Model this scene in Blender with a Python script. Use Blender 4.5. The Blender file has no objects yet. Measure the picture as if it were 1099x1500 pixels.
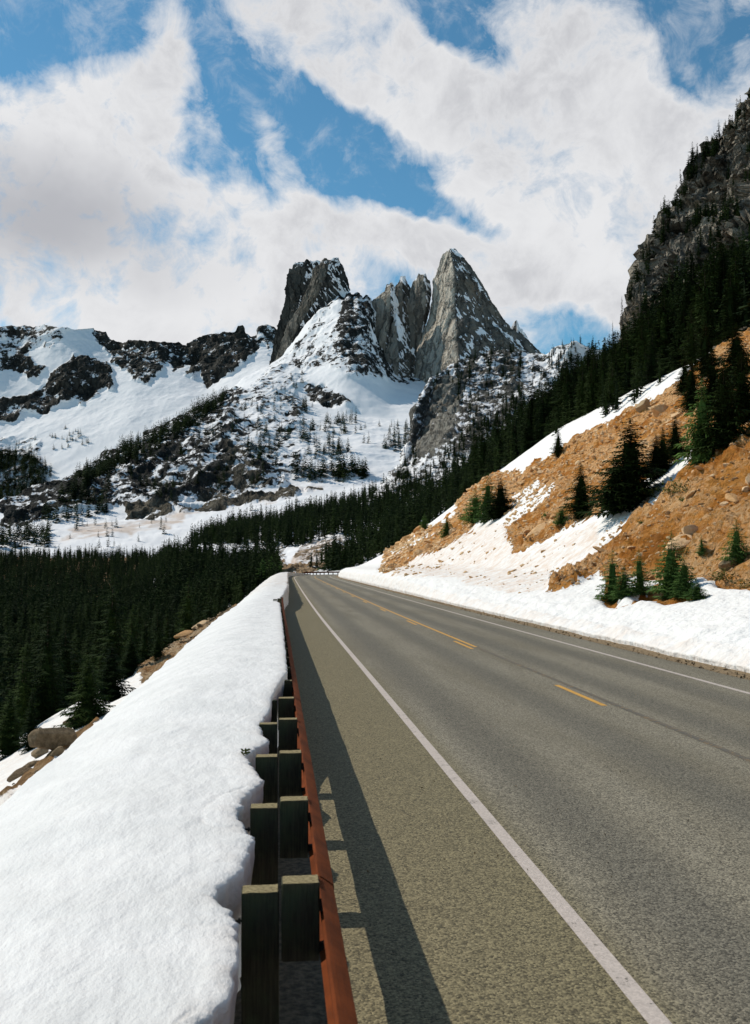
import bpy, bmesh, math, random
import numpy as np
from mathutils import Vector, Matrix

random.seed(11)
R_ = math.radians
scene = bpy.context.scene
COL = scene.collection

# ------------------------------------------------------------------ camera
FPX, CX, CY = 1458.0, 549.5, 750.0
YAW, PITCH = R_(5.65), R_(3.02)
EYE = np.array([0.0, 0.0, 2.55])
cam_d = bpy.data.cameras.new('camera'); cam = bpy.data.objects.new('camera', cam_d); COL.objects.link(cam)
cam.location = EYE; cam.rotation_euler = (R_(90) + PITCH, 0, -YAW)
cam_d.sensor_fit = 'VERTICAL'; cam_d.sensor_height = 36; cam_d.lens = 36 * FPX / 1500
cam_d.clip_start = 0.05; cam_d.clip_end = 20000
cam_d.dof.use_dof = True; cam_d.dof.focus_distance = 60; cam_d.dof.aperture_fstop = 5.6
scene.camera = cam
fw = np.array([math.sin(YAW) * math.cos(PITCH), math.cos(YAW) * math.cos(PITCH), math.sin(PITCH)])
rt = np.array([math.cos(YAW), -math.sin(YAW), 0.0])
up = np.cross(rt, fw)

def at(px, py, d):
    px = np.asarray(px, float)[..., None]; py = np.asarray(py, float)[..., None]; d = np.asarray(d, float)[..., None]
    return EYE + d * (fw + rt * (px - CX) / FPX + up * (CY - py) / FPX)

def proj(P):
    q = P - EYE
    d = q @ fw
    dd = np.where(d > 0.1, d, 0.1)
    return CX + FPX * (q @ rt) / dd, CY - FPX * (q @ up) / dd, d

# ------------------------------------------------------------------ light and sky
SUN_ELEV = R_(44)
sun_dir = np.array([-0.857, 0.514, 0.0]) * math.cos(SUN_ELEV) + np.array([0, 0, math.sin(SUN_ELEV)])
sl = bpy.data.lights.new('sun', 'SUN'); sl.energy = 4.1; sl.angle = R_(0.5); sl.color = (1.0, 0.92, 0.80)
so = bpy.data.objects.new('sun', sl); COL.objects.link(so)
so.rotation_euler = Vector(sun_dir).to_track_quat('Z', 'Y').to_euler()
scene.view_settings.view_transform = 'Standard'; scene.view_settings.look = 'None'
scene.view_settings.gamma = 1; scene.view_settings.exposure = 0.0
scene.view_settings.use_curve_mapping = False
scene.render.engine = 'CYCLES'
scene.cycles.max_bounces = 6; scene.cycles.diffuse_bounces = 3; scene.cycles.transparent_max_bounces = 4
scene.cycles.use_denoising = True

class NT:
    """small helper for node trees"""
    def __init__(s, tree): s.t = tree; s.n = tree.nodes; s.l = tree.links
    def node(s, typ, **kw):
        n = s.n.new(typ)
        for k, v in kw.items(): setattr(n, k, v)
        return n
    def put(s, sock, v):
        if isinstance(v, bpy.types.NodeSocket): s.l.new(v, sock)
        elif v is not None:
            if isinstance(v, (tuple, list)) and len(v) == 3 and sock.type == 'RGBA': v = tuple(v) + (1,)
            sock.default_value = v
    def math(s, op, a, b=0.5, c=0.5, clamp=False):
        n = s.node('ShaderNodeMath', operation=op, use_clamp=clamp)
        s.put(n.inputs[0], a); s.put(n.inputs[1], b); s.put(n.inputs[2], c)
        return n.outputs[0]
    def ramp(s, v, lo, hi, a=0.0, b=1.0, smooth=True):
        n = s.node('ShaderNodeMapRange', interpolation_type='SMOOTHSTEP' if smooth else 'LINEAR')
        s.put(n.inputs[0], v); s.put(n.inputs[1], lo); s.put(n.inputs[2], hi); s.put(n.inputs[3], a); s.put(n.inputs[4], b)
        return n.outputs[0]
    def mix(s, f, a, b, blend='MIX'):
        n = s.node('ShaderNodeMix', data_type='RGBA', blend_type=blend)
        s.put(n.inputs[0], f); s.put(n.inputs[6], a); s.put(n.inputs[7], b)
        return n.outputs[2]
    def noise(s, vec, scale, detail=4, rough=0.55, dist=0.0, out=0):
        n = s.node('ShaderNodeTexNoise'); s.put(n.inputs['Vector'], vec)
        n.inputs['Scale'].default_value = scale; n.inputs['Detail'].default_value = detail
        n.inputs['Roughness'].default_value = rough; n.inputs['Distortion'].default_value = dist
        return n.outputs[out]
    def voronoi(s, vec, scale, feature='F1', out=0):
        n = s.node('ShaderNodeTexVoronoi', feature=feature); s.put(n.inputs['Vector'], vec)
        n.inputs['Scale'].default_value = scale
        return n.outputs[out]
    def mapping(s, vec, loc=(0, 0, 0), rot=(0, 0, 0), scale=(1, 1, 1), typ='POINT'):
        n = s.node('ShaderNodeMapping', vector_type=typ); s.put(n.inputs[0], vec)
        n.inputs[1].default_value = loc; n.inputs[2].default_value = rot; n.inputs[3].default_value = scale
        return n.outputs[0]
    def attr(s, name, out=2):
        n = s.node('ShaderNodeAttribute', attribute_name=name); return n.outputs[out]
    def pos(s): return s.node('ShaderNodeNewGeometry').outputs['Position']

world = bpy.data.worlds.new('World'); scene.world = world; world.use_nodes = True
w = NT(world.node_tree); w.n.clear()
sky = w.node('ShaderNodeTexSky', sky_type='NISHITA', sun_disc=False)
sky.sun_elevation = SUN_ELEV; sky.sun_rotation = math.atan2(sun_dir[0], sun_dir[1])
sky.altitude = 1600; sky.air_density = 1.0; sky.dust_density = 0.4; sky.ozone_density = 2.0
gen = w.node('ShaderNodeTexCoord').outputs['Generated']
sx = w.node('ShaderNodeSeparateXYZ'); w.l.new(gen, sx.inputs[0])
X_, Y_, Z_ = sx.outputs
yy = w.math('MAXIMUM', Y_, 0.12)
q = w.node('ShaderNodeCombineXYZ'); w.put(q.inputs[0], w.math('DIVIDE', X_, yy)); w.put(q.inputs[1], w.math('DIVIDE', Z_, yy))
Q = q.outputs[0]
warp = w.node('ShaderNodeVectorMath', operation='SUBTRACT'); w.put(warp.inputs[0], w.noise(gen, 5.0, 5, 0.6, out=1)); warp.inputs[1].default_value = (0.5, 0.5, 0.5)
warp2 = w.node('ShaderNodeVectorMath', operation='SCALE'); w.put(warp2.inputs[0], warp.outputs[0]); warp2.inputs[3].default_value = 0.17
Qw = w.node('ShaderNodeVectorMath', operation='ADD'); w.put(Qw.inputs[0], Q); w.put(Qw.inputs[1], warp2.outputs[0]); Qw = Qw.outputs[0]
# (x, y, half-length, half-width, angle deg, weight) of the cloud banks, as seen towards the pass
BANKS = [
    (120, 320, 330, 190, 22, 1.0), (60, 400, 330, 160, 5, 0.9), (300, 420, 300, 120, 20, 0.95), (215, 120, 150, 62, -55, 0.95),
    (110, 190, 150, 80, 10, 0.5), (520, 90, 220, 100, 20, 1.0), (660, 130, 240, 100, 38, 1.0), (850, 110, 130, 150, 0, 0.95), (800, 290, 240, 170, 30, 1.1),
    (430, 255, 110, 34, 62, 0.62), (520, 345, 190, 45, 8, 0.75), (700, 400, 160, 90, 0, 0.85), (950, 280, 150, 150, 0, 1.0),
    (905, 400, 90, 90, 0, 0.75), (1010, 200, 110, 60, -20, 0.8), (1100, 20, 60, 45, 0, 0.5), (1150, 250, 150, 200, 0, 0.6), (640, 30, 160, 60, 0, 0.35), (330, 190, 90, 60, 0, 0.4),
]
HOLES = [(70, 35, 140, 45, 8, 0.9), (500, 190, 110, 45, 25, 0.85), (590, 285, 110, 42, 20, 0.95), (300, 265, 60, 40, 30, 0.5), (700, 35, 85, 30, 25, 0.7), (310, 60, 50, 90, -12, 0.7),
         (1030, 110, 55, 110, -10, 0.9), (830, 465, 80, 45, 5, 1.05), (345, 150, 60, 90, -25, 0.75), (230, 250, 60, 30, 30, 0.35), (690, 330, 70, 30, 30, 0.5), (40, 90, 70, 40, 0, 0.5), (420, 60, 40, 60, 0, 0.3), (545, 245, 150, 30, 35, 0.4), (1000, 30, 90, 30, 0, 0.6)]
def qpos(px, py):
    r = at(px, py, 1.0) - EYE
    return r[0] / r[1], r[2] / r[1]
acc = None
for (bx, by, a_, b_, ang, wt), sg in [(b, 1) for b in BANKS] + [(h, -1) for h in HOLES]:
    qx, qz = qpos(bx, by)
    m = w.mapping(Qw, (qx, qz, 0), (0, 0, R_(-ang)), (a_ / FPX, b_ / FPX, 1), 'TEXTURE')
    ln = w.node('ShaderNodeVectorMath', operation='LENGTH'); w.put(ln.inputs[0], m)
    g = w.ramp(ln.outputs['Value'], 0.15, 1.5, wt * sg, 0.0)
    acc = g if acc is None else w.math('ADD', acc, g)
f1 = w.noise(gen, 9.0, 9, 0.62, 0.25)
f2 = w.noise(w.mapping(gen, (3, 1, 7)), 2.6, 5, 0.55)
f3 = w.noise(w.mapping(gen, (5, 8, 2)), 24.0, 8, 0.68, 0.6)
base = w.math('ADD', w.math('MULTIPLY', w.math('SUBTRACT', f1, 0.5), 3.3), w.math('MULTIPLY', w.math('SUBTRACT', f3, 0.5), 1.9))
inview = w.ramp(Y_, 0.55, 0.8)
outside = w.math('MULTIPLY', w.math('SUBTRACT', 1.0, inview), w.ramp(f2, 0.58, 0.74, 0.0, 0.8))
dens = w.math('ADD', w.math('ADD', w.math('MINIMUM', acc, 1.15), outside), base)
cover = w.ramp(dens, 0.10, 1.02, smooth=False)
cover = w.math('MAXIMUM', cover, w.ramp(w.math('ADD', f3, w.math('MULTIPLY', f1, 0.8)), 0.84, 1.18, 0.0, 0.40))
thick = w.ramp(dens, 0.5, 1.7)
shade = w.ramp(w.noise(w.mapping(gen, (9, 2, 1)), 5.5, 9, 0.62, 0.5), 0.38, 0.64)
gx, gz = qpos(60, 330)
gm = w.mapping(Qw, (gx, gz, 0), (0, 0, R_(-12)), (270 / FPX, 120 / FPX, 1), 'TEXTURE')
gl = w.node('ShaderNodeVectorMath', operation='LENGTH'); w.put(gl.inputs[0], gm)
greyzone = w.ramp(gl.outputs['Value'], 0.1, 1.3, 0.75, 0.0)
greyf = w.math('MAXIMUM', w.math('MULTIPLY', w.math('MULTIPLY', shade, thick), 0.55), greyzone)
ccol = w.mix(greyf, (0.81, 0.815, 0.83), (0.36, 0.37, 0.41))
skyc = w.mix(1.0, sky.outputs[0], (0.070, 0.120, 0.118), 'MULTIPLY')
fin = w.mix(cover, skyc, ccol)
bg = w.node('ShaderNodeBackground'); w.put(bg.inputs[0], fin); bg.inputs[1].default_value = 1.0
wo = w.node('ShaderNodeOutputWorld'); w.l.new(bg.outputs[0], wo.inputs[0])
world.cycles.sampling_method = 'MANUAL'; world.cycles.sample_map_resolution = 512

# ------------------------------------------------------------------ noise in numpy
_r = np.random.RandomState(5)
PERM = np.concatenate([_r.permutation(256)] * 3)
GR = _r.normal(size=(256, 3)); GR /= np.linalg.norm(GR, axis=1)[:, None]
def noise3(p):
    sh = p.shape[:-1]; p = p.reshape(-1, 3)
    i = np.floor(p).astype(np.int64); f = p - i; i &= 255
    u = f * f * f * (f * (f * 6 - 15) + 10)
    out = np.zeros(len(p))
    for dx in (0, 1):
        hx = PERM[(i[:, 0] + dx) & 255]; wx = u[:, 0] if dx else 1 - u[:, 0]
        for dy in (0, 1):
            hy = PERM[hx + ((i[:, 1] + dy) & 255)]; wy = u[:, 1] if dy else 1 - u[:, 1]
            for dz in (0, 1):
                h = PERM[hy + ((i[:, 2] + dz) & 255)]; wz = u[:, 2] if dz else 1 - u[:, 2]
                g = GR[h]
                out += wx * wy * wz * (g[:, 0] * (f[:, 0] - dx) + g[:, 1] * (f[:, 1] - dy) + g[:, 2] * (f[:, 2] - dz))
    return (out * 1.6).reshape(sh)
def fbm(p, o=5, gain=0.5):
    a, s, t = 1.0, 0, 0
    p = np.asarray(p, float)
    for k in range(o):
        s = s + a * noise3(p + k * 17.3); t += a; a *= gain; p = p * 2.03
    return s / t
def ridged(p, o=5, gain=0.55):
    a, s, t = 1.0, 0, 0
    p = np.asarray(p, float)
    for k in range(o):
        s = s + a * (1 - 2 * np.abs(noise3(p + k * 11.7))); t += a; a *= gain; p = p * 2.07
    return s / t
def sstep(x, a, b):
    t = np.clip((x - a) / (b - a), 0, 1); return t * t * (3 - 2 * t)
def inpoly(x, y, poly):
    ins = np.zeros(x.shape, bool); n = len(poly)
    for i in range(n):
        x0, y0 = poly[i]; x1, y1 = poly[(i + 1) % n]
        c = ((y0 > y) != (y1 > y)) & (x < (x1 - x0) * (y - y0) / (y1 - y0 + 1e-9) + x0)
        ins ^= c
    return ins
def interp(x, tab):
    tab = np.array(tab, float); return np.interp(x, tab[:, 0], tab[:, 1])

# ------------------------------------------------------------------ object helpers
def tag(o, label=None, cat=None, group=None, kind=None):
    if label: o['label'] = label
    if cat: o['category'] = cat
    if group: o['group'] = group
    if kind: o['kind'] = kind
    return o
def mesh_from(name, V, Fc, mat, smooth=True):
    V = np.asarray(V, np.float32); Fc = np.asarray(Fc, np.int32)
    me = bpy.data.meshes.new(name); k = Fc.shape[1]
    me.vertices.add(len(V)); me.vertices.foreach_set('co', V.ravel())
    me.loops.add(Fc.size); me.loops.foreach_set('vertex_index', Fc.ravel())
    me.polygons.add(len(Fc)); me.polygons.foreach_set('loop_start', np.arange(0, Fc.size, k, dtype=np.int32))
    me.polygons.foreach_set('use_smooth', np.full(len(Fc), smooth, bool))
    me.update(calc_edges=True)
    if mat is not None: me.materials.append(mat)
    return me
def link(name, me, parent=None):
    o = bpy.data.objects.new(name, me); COL.objects.link(o)
    if parent is not None: o.parent = parent
    return o
def empty(name, loc=(0, 0, 0), rz=0.0):
    o = bpy.data.objects.new(name, None); COL.objects.link(o); o.location = loc; o.rotation_euler = (0, 0, rz); return o
def grid(name, P, mat, attrs=None, smooth=True, uv=None):
    nu, nv = P.shape[:2]
    idx = np.arange(nu * nv).reshape(nu, nv)
    Fc = np.stack([idx[:-1, :-1], idx[1:, :-1], idx[1:, 1:], idx[:-1, 1:]], -1).reshape(-1, 4)
    me = mesh_from(name, P.reshape(-1, 3), Fc, mat, smooth)
    for k, a in (attrs or {}).items():
        at_ = me.attributes.new(k, 'FLOAT', 'POINT'); at_.data.foreach_set('value', np.asarray(a, np.float32).ravel())
    return link(name, me)
def normals(P):
    du = np.gradient(P, axis=0); dv = np.gradient(P, axis=1)
    n = np.cross(du, dv); n /= np.linalg.norm(n, axis=-1)[..., None] + 1e-9
    n *= np.where(n[..., 2:3] < 0, -1, 1)
    return n
def layer(lines, xs, counts, smooth=6, back=True):
    """surface through key lines (x, y, distance), from its foot to its crest, with a far side behind the crest"""
    L = []
    wk = max(3, int(30 / (xs[1] - xs[0]))); kern = np.hanning(2 * wk + 3)[1:-1]; kern /= kern.sum()
    def sm(v): return np.convolve(np.pad(v, wk, mode='edge'), kern, 'valid')
    for q_, ln in enumerate(lines):
        a = np.array(ln, float); ly = np.interp(xs, a[:, 0], a[:, 1]); ld = np.interp(xs, a[:, 0], a[:, 2])
        L.append(at(xs, ly if q_ == len(lines) - 1 else sm(ly), sm(ld)))
        if q_ == len(lines) - 1: soft = at(xs, sm(sm(ly)), sm(ld)); hard = L[-1]
    if back:
        c = L[-1]; h = c - EYE; hz = h.copy(); hz[:, 2] = 0
        L.append(c + hz * 0.10 - np.array([0, 0, 1]) * (np.abs(h[:, 2:3]) * 0.22 + 8)); L.append(c + hz * 0.35 - np.array([0, 0, 1]) * (np.abs(h[:, 2:3]) * 0.8 + 30))
        counts = list(counts) + [14, 6]
    rows = []
    for k in range(len(L) - 1):
        f = np.linspace(0, 1, counts[k], endpoint=False)
        if k == len(lines) - 2: rows += [L[k] * (1 - t) + soft * t + (hard - soft) * t ** 6 for t in f]
        else: rows += [L[k] * (1 - t) + L[k + 1] * t for t in f]
    rows.append(L[-1])
    P = np.stack(rows, 1)
    ncrest = sum(counts[:len(lines) - 1])
    for _ in range(smooth):
        Q2 = P.copy(); Q2[:, 1:-1] = (P[:, :-2] + 2 * P[:, 1:-1] + P[:, 2:]) / 4
        Q2[:, ncrest] = P[:, ncrest]; P = Q2
    return P, ncrest

# ------------------------------------------------------------------ materials
def new_mat(name):
    m = bpy.data.materials.new(name); m.use_nodes = True
    t = NT(m.node_tree); t.n.clear()
    b = t.node('ShaderNodeBsdfPrincipled'); o = t.node('ShaderNodeOutputMaterial'); t.l.new(b.outputs[0], o.inputs[0])
    t.b = b; b.inputs['Specular IOR Level'].default_value = 0.3
    return m, t
def bump(t, h, dist, strength=1.0):
    n = t.node('ShaderNodeBump'); t.put(n.inputs['Height'], h); n.inputs['Distance'].default_value = dist; n.inputs['Strength'].default_value = strength
    t.l.new(n.outputs[0], t.b.inputs['Normal']); return n
def simple(name, col, rough=0.7, var=0.3, scale=6, metal=0, bumpd=0.0, spec=0.3):
    m, t = new_mat(name); p = t.pos()
    n = t.noise(p, scale, 6, 0.6)
    c = t.mix(t.ramp(n, 0.3, 0.7), tuple(x * (1 - var) for x in col), tuple(x * (1 + var) for x in col))
    t.put(t.b.inputs['Base Color'], c); t.b.inputs['Roughness'].default_value = rough; t.b.inputs['Metallic'].default_value = metal
    t.b.inputs['Specular IOR Level'].default_value = spec
    if bumpd: bump(t, n, bumpd)
    return m
SNOW = (0.83, 0.835, 0.85)

# snow close by
m_snow, t = new_mat('snow'); p = t.pos()
d1 = t.noise(t.mapping(p, scale=(1, 0.45, 1)), 7, 5, 0.6); d2 = t.noise(p, 45, 3, 0.6); d3 = t.noise(p, 1.3, 4)
dirt = t.math('ADD', t.ramp(t.noise(p, 30, 7, 0.8), 0.66, 0.76, 0, 0.45), t.ramp(t.noise(t.mapping(p, scale=(1, .3, 1)), 2.2, 8, 0.7), 0.56, 0.72, 0, 0.10), clamp=True); dty = t.attr('dirty')
c = t.mix(t.ramp(d3, 0.35, 0.65), (0.68, 0.675, 0.66), (0.75, 0.74, 0.725))
c = t.mix(dirt, c, (0.42, 0.38, 0.33))
dm = t.math('MULTIPLY', dty, t.ramp(t.noise(p, 2.2, 9, 0.7), 0.38, 0.66), clamp=True)
c = t.mix(dm, c, (0.50, 0.31, 0.17))
t.put(t.b.inputs['Base Color'], c); t.b.inputs['Roughness'].default_value = 0.55; t.b.inputs['Specular IOR Level'].default_value = 0.2
bump(t, t.math('ADD', d1, t.math('MULTIPLY', d2, 0.16)), 0.028)

# right hillside: scree with snow
def hillside_material(name, soil_a, soil_b, soil_c, s=1.0):
    m, t = new_mat(name); p = t.pos()
    soil = t.attr('soil'); dty = t.attr('dirty')
    edge = t.noise(p, 1.6 * s, 7, 0.7)
    k = t.math('ADD', soil, t.math('MULTIPLY', t.math('SUBTRACT', edge, 0.5), 0.9))
    k = t.ramp(k, 0.44, 0.56)
    n1 = t.noise(p, 0.55 * s, 6, 0.6); n2 = t.noise(p, 5 * s, 8, 0.7); vo = t.voronoi(t.mapping(p, scale=(1, .6, 1.3)), 2.3 * s)
    c = t.mix(t.ramp(n1, 0.35, 0.65), soil_a, soil_b)
    n4 = t.noise(t.mapping(p, scale=(1, .35, 1)), 0.35 * s, 8, 0.72)
    c = t.mix(t.math('MULTIPLY', t.ramp(n4, 0.43, 0.56), t.ramp(n2, 0.38, 0.56), clamp=True), c, soil_c)
    c = t.mix(t.ramp(n4, 0.46, 0.34, 0, 0.6), c, tuple(x * .55 for x in soil_a))
    c = t.mix(t.ramp(vo, 0.0, 0.28, 0.35, 0), c, tuple(x * 1.25 for x in soil_c))
    sn = t.mix(t.math('MULTIPLY', dty, t.ramp(t.noise(p, 1.1 * s, 10, 0.75), 0.36, 0.66), clamp=True), (0.77, 0.76, 0.74), (0.56, 0.34, 0.19))
    sn = t.mix(t.ramp(t.noise(p, 9 * s, 6, 0.8), 0.66, 0.78, 0, 0.5), sn, (0.35, 0.24, 0.16))
    t.put(t.b.inputs['Base Color'], t.mix(k, sn, c)); t.b.inputs['Roughness'].default_value = 0.85; t.b.inputs['Specular IOR Level'].default_value = 0.15
    hh = t.math('MULTIPLY', k, t.math('ADD', t.math('MULTIPLY', n2, 1.0), t.math('MULTIPLY', vo, -0.7)))
    hs = t.math('MULTIPLY', t.noise(p, 3.0 * s, 4), 0.25)
    bump(t, t.math('ADD', hh, hs), 0.6 / s)
    return m
m_hill = hillside_material('scree_and_snow', (0.50, 0.175, 0.020), (0.64, 0.275, 0.055), (0.86, 0.52, 0.25))
m_left = hillside_material('bank_rock_and_snow', (0.30, 0.15, 0.05), (0.42, 0.24, 0.10), (0.58, 0.44, 0.28), 2.0)

# far rock with snow
def rock_material(name, dark, mid, light, s=1.0, bumpd=6.0, streak=(1, 1, 0.35), snow_th=(0.46, 0.54)):
    m, t = new_mat(name); p = t.pos()
    rock = t.attr('rock'); lt = t.attr('light')
    n0 = t.noise(p, 0.03 * s, 8, 0.68); n1 = t.noise(t.mapping(p, scale=streak), 0.05 * s, 9, 0.7, 0.4); n2 = t.noise(p, 0.012 * s, 4)
    wv_ = t.node('ShaderNodeVectorMath', operation='SCALE'); t.put(wv_.inputs[0], t.noise(p, 0.07 * s, 5, 0.65, out=1)); wv_.inputs[3].default_value = 26 / s
    wa = t.node('ShaderNodeVectorMath', operation='ADD'); t.put(wa.inputs[0], p); t.put(wa.inputs[1], wv_.outputs[0])
    vo = t.voronoi(t.mapping(wa.outputs[0], scale=streak), 0.05 * s, 'DISTANCE_TO_EDGE')
    n5 = t.noise(p, 0.085 * s, 6, 0.7)
    k = t.math('ADD', rock, t.math('ADD', t.math('MULTIPLY', t.math('SUBTRACT', n0, 0.5), 1.15), t.math('MULTIPLY', t.math('SUBTRACT', n5, 0.5), 1.35)))
    k = t.ramp(k, *snow_th)
    c = t.mix(t.ramp(n1, 0.38, 0.62), dark, mid)
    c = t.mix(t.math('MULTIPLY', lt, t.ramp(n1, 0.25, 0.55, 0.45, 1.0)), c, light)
    c = t.mix(t.ramp(n2, 0.55, 0.7, 0, 0.35), c, tuple(a * b for a, b in zip(mid, (1.25, 0.95, 0.65))))
    c = t.mix(t.ramp(vo, 0.0, 0.05, 0.45, 0.0), c, tuple(x * 0.45 for x in dark))
    dty = t.attr('dirty')
    sn = t.mix(t.math('MULTIPLY', dty, t.ramp(n0, 0.3, 0.6)), (0.74, 0.74, 0.75), (0.48, 0.36, 0.27))
    t.put(t.b.inputs['Base Color'], t.mix(k, sn, c)); t.b.inputs['Roughness'].default_value = 0.85; t.b.inputs['Specular IOR Level'].default_value = 0.15
    hh = t.math('MULTIPLY', k, t.math('ADD', t.math('ADD', n1, n0), t.ramp(vo, 0.0, 0.08, -0.5, 0.0)))
    bump(t, t.math('ADD', hh, t.math('MULTIPLY', k, 0.2)), bumpd)
    return m
m_ridge = rock_material('alpine_rock_and_snow', (0.012, 0.016, 0.016), (0.040, 0.042, 0.039), (0.22, 0.19, 0.14), 1.4, 16)
m_spire = rock_material('granite_spire', (0.060, 0.058, 0.052), (0.14, 0.128, 0.108), (0.52, 0.47, 0.39), 1.0, 8, (1, 1, 0.16))
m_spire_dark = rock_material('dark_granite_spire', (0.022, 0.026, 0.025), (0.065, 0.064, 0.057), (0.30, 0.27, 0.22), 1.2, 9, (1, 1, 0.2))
m_knoll = rock_material('granite_knoll', (0.05, 0.05, 0.045), (0.13, 0.125, 0.11), (0.26, 0.245, 0.21), 3.4, 3.5)
m_cliff = rock_material('cliff_rock', (0.060, 0.058, 0.048), (0.25, 0.22, 0.175), (0.62, 0.53, 0.41), 3.0, 5, (1, 1, 0.6))

# asphalt: uses lateral position for wheel tracks
m_road, t = new_mat('asphalt'); p = t.pos(); lat = t.attr('lat')
ag = t.voronoi(p, 64, 'F1', 1); agd = t.voronoi(p, 64)
sepc = t.node('ShaderNodeSeparateColor'); t.l.new(ag, sepc.inputs[0])
sp = sepc.outputs[0]; fine = t.noise(p, 130, 2); big = t.noise(t.mapping(p, scale=(1, 0.12, 1)), 0.9, 5, 0.6)
wob = t.math('ADD', lat, t.math('MULTIPLY', t.math('SUBTRACT', t.noise(t.mapping(p, scale=(1, 0.05, 1)), 0.5, 3), 0.5), 0.5))
def track(c0, wd): return t.ramp(t.math('ABSOLUTE', t.math('SUBTRACT', wob, c0)), 0.1, wd, 1, 0)
tr = t.math('ADD', t.math('ADD', track(3.05, 0.65), track(4.85, 0.65)), t.math('ADD', track(6.9, 0.6), track(8.5, 0.6)))
shoulder = t.ramp(wob, 2.0, 2.5, 1, 0)
bs = t.mix(t.ramp(big, 0.35, 0.65), (0.155, 0.137, 0.098), (0.195, 0.175, 0.130))
bs = t.mix(t.math('MULTIPLY', shoulder, 0.9), bs, (0.156, 0.132, 0.072))
bs = t.mix(t.math('MULTIPLY', tr, 0.75, clamp=True), bs, (0.112, 0.103, 0.080))
v = t.math('ADD', t.math('MULTIPLY', sp, 1.35), t.math('MULTIPLY', fine, 0.5))
mul = t.ramp(v, 0.0, 1.8, 0.10, 1.90, False)
mc = t.node('ShaderNodeCombineColor'); t.put(mc.inputs[0], mul); t.put(mc.inputs[1], mul); t.put(mc.inputs[2], mul)
c = t.mix(1.0, bs, mc.outputs[0], 'MULTIPLY')
c = t.mix(t.ramp(t.noise(p, 17, 5, 0.8), 0.70, 0.78, 0, 0.5), c, (0.22, 0.13, 0.05))
t.put(t.b.inputs['Base Color'], c); t.b.inputs['Roughness'].default_value = 0.8; t.b.inputs['Specular IOR Level'].default_value = 0.25
bump(t, t.math('SUBTRACT', sp, agd), 0.005)
ASPH = c
def paint(name, col, worn):
    m, t = new_mat(name); p = t.pos()
    a = t.voronoi(p, 62, 'F1', 1); s_ = t.node('ShaderNodeSeparateColor'); t.l.new(a, s_.inputs[0])
    n = t.math('ADD', t.math('MULTIPLY', t.noise(p, 5, 8, 0.75), 1.0), t.math('MULTIPLY', s_.outputs[0], 0.25))
    k = t.ramp(n, worn - 0.08, worn + 0.08)
    c = t.mix(k, t.mix(s_.outputs[0], tuple(x * 0.75 for x in col), col), (0.10, 0.092, 0.075))
    t.put(t.b.inputs['Base Color'], c); t.b.inputs['Roughness'].default_value = 0.7
    bump(t, s_.outputs[0], 0.004)
    return m
m_white = paint('white_road_paint', (0.54, 0.47, 0.42), 0.80)
m_yellow = paint('yellow_road_paint', (0.62, 0.33, 0.06), 0.80)
m_yellow_worn = paint('worn_yellow_paint', (0.40, 0.24, 0.08), 0.50)
m_gravel = simple('gravel', (0.075, 0.062, 0.042), 0.9, 0.6, 22, bumpd=0.03)
m_verge = simple('verge_grit', (0.20, 0.14, 0.075), 0.9, 0.5, 14, bumpd=0.03)
m_rust, t = new_mat('weathered_rust_steel'); p = t.pos()
n = t.noise(p, 3, 8, 0.65); n2 = t.noise(t.mapping(p, scale=(1, 0.25, 3)), 16, 6, 0.7)
c = t.mix(t.ramp(n, 0.3, 0.7), (0.085, 0.020, 0.004), (0.165, 0.038, 0.008)); c = t.mix(t.ramp(n2, 0.55, 0.75, 0, 0.7), c, (0.085, 0.03, 0.014))
t.put(t.b.inputs['Base Color'], c); t.b.inputs['Roughness'].default_value = 0.9; t.b.inputs['Specular IOR Level'].default_value = 0.12; bump(t, n2, 0.004)
m_wood, t = new_mat('weathered_timber'); p = t.node('ShaderNodeTexCoord').outputs['Object']
g = t.noise(t.mapping(p, scale=(1, 1, 0.06)), 60, 6, 0.7); n = t.noise(p, 6, 4)
oi = t.node('ShaderNodeObjectInfo').outputs['Random']
c = t.mix(t.ramp(g, 0.35, 0.65), (0.022, 0.022, 0.012), (0.065, 0.056, 0.032)); c = t.mix(t.math('MULTIPLY', oi, 0.55), c, (0.045, 0.030, 0.018)); c = t.mix(t.ramp(n, 0.4, 0.7, 0, 0.6), c, (0.06, 0.07, 0.03))
t.put(t.b.inputs['Base Color'], c); t.b.inputs['Roughness'].default_value = 0.9; bump(t, g, 0.006)
m_woodtop, t = new_mat('sunlit_end_grain'); p = t.node('ShaderNodeTexCoord').outputs['Object']  # sunlight on the post tops put into the colour, paler than the sides
g = t.noise(p, 40, 6, 0.7); c = t.mix(t.ramp(g, 0.35, 0.65), (0.13, 0.10, 0.045), (0.30, 0.245, 0.125))
t.put(t.b.inputs['Base Color'], c); t.b.inputs['Roughness'].default_value = 0.9; bump(t, g, 0.004)
m_steel = simple('dark_bolt_steel', (0.03, 0.027, 0.022), 0.6, 0.3, 30, metal=0.5)
def leaf(name, a, b):
    m, t = new_mat(name); oi = t.node('ShaderNodeObjectInfo').outputs['Random']; p = t.pos()
    f = t.math('ADD', t.math('MULTIPLY', oi, 0.6), t.math('MULTIPLY', t.noise(p, 0.9, 4), 0.5))
    c = t.mix(t.ramp(f, 0.2, 0.9, smooth=False), a, b)
    t.put(t.b.inputs['Base Color'], c); t.b.inputs['Roughness'].default_value = 0.75; t.b.inputs['Specular IOR Level'].default_value = 0.03
    return m
m_needle = leaf('dark_conifer_needles', (0.007, 0.015, 0.005), (0.032, 0.052, 0.012))
m_needle_far = leaf('distant_conifer_needles', (0.007, 0.014, 0.006), (0.028, 0.044, 0.012))
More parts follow.
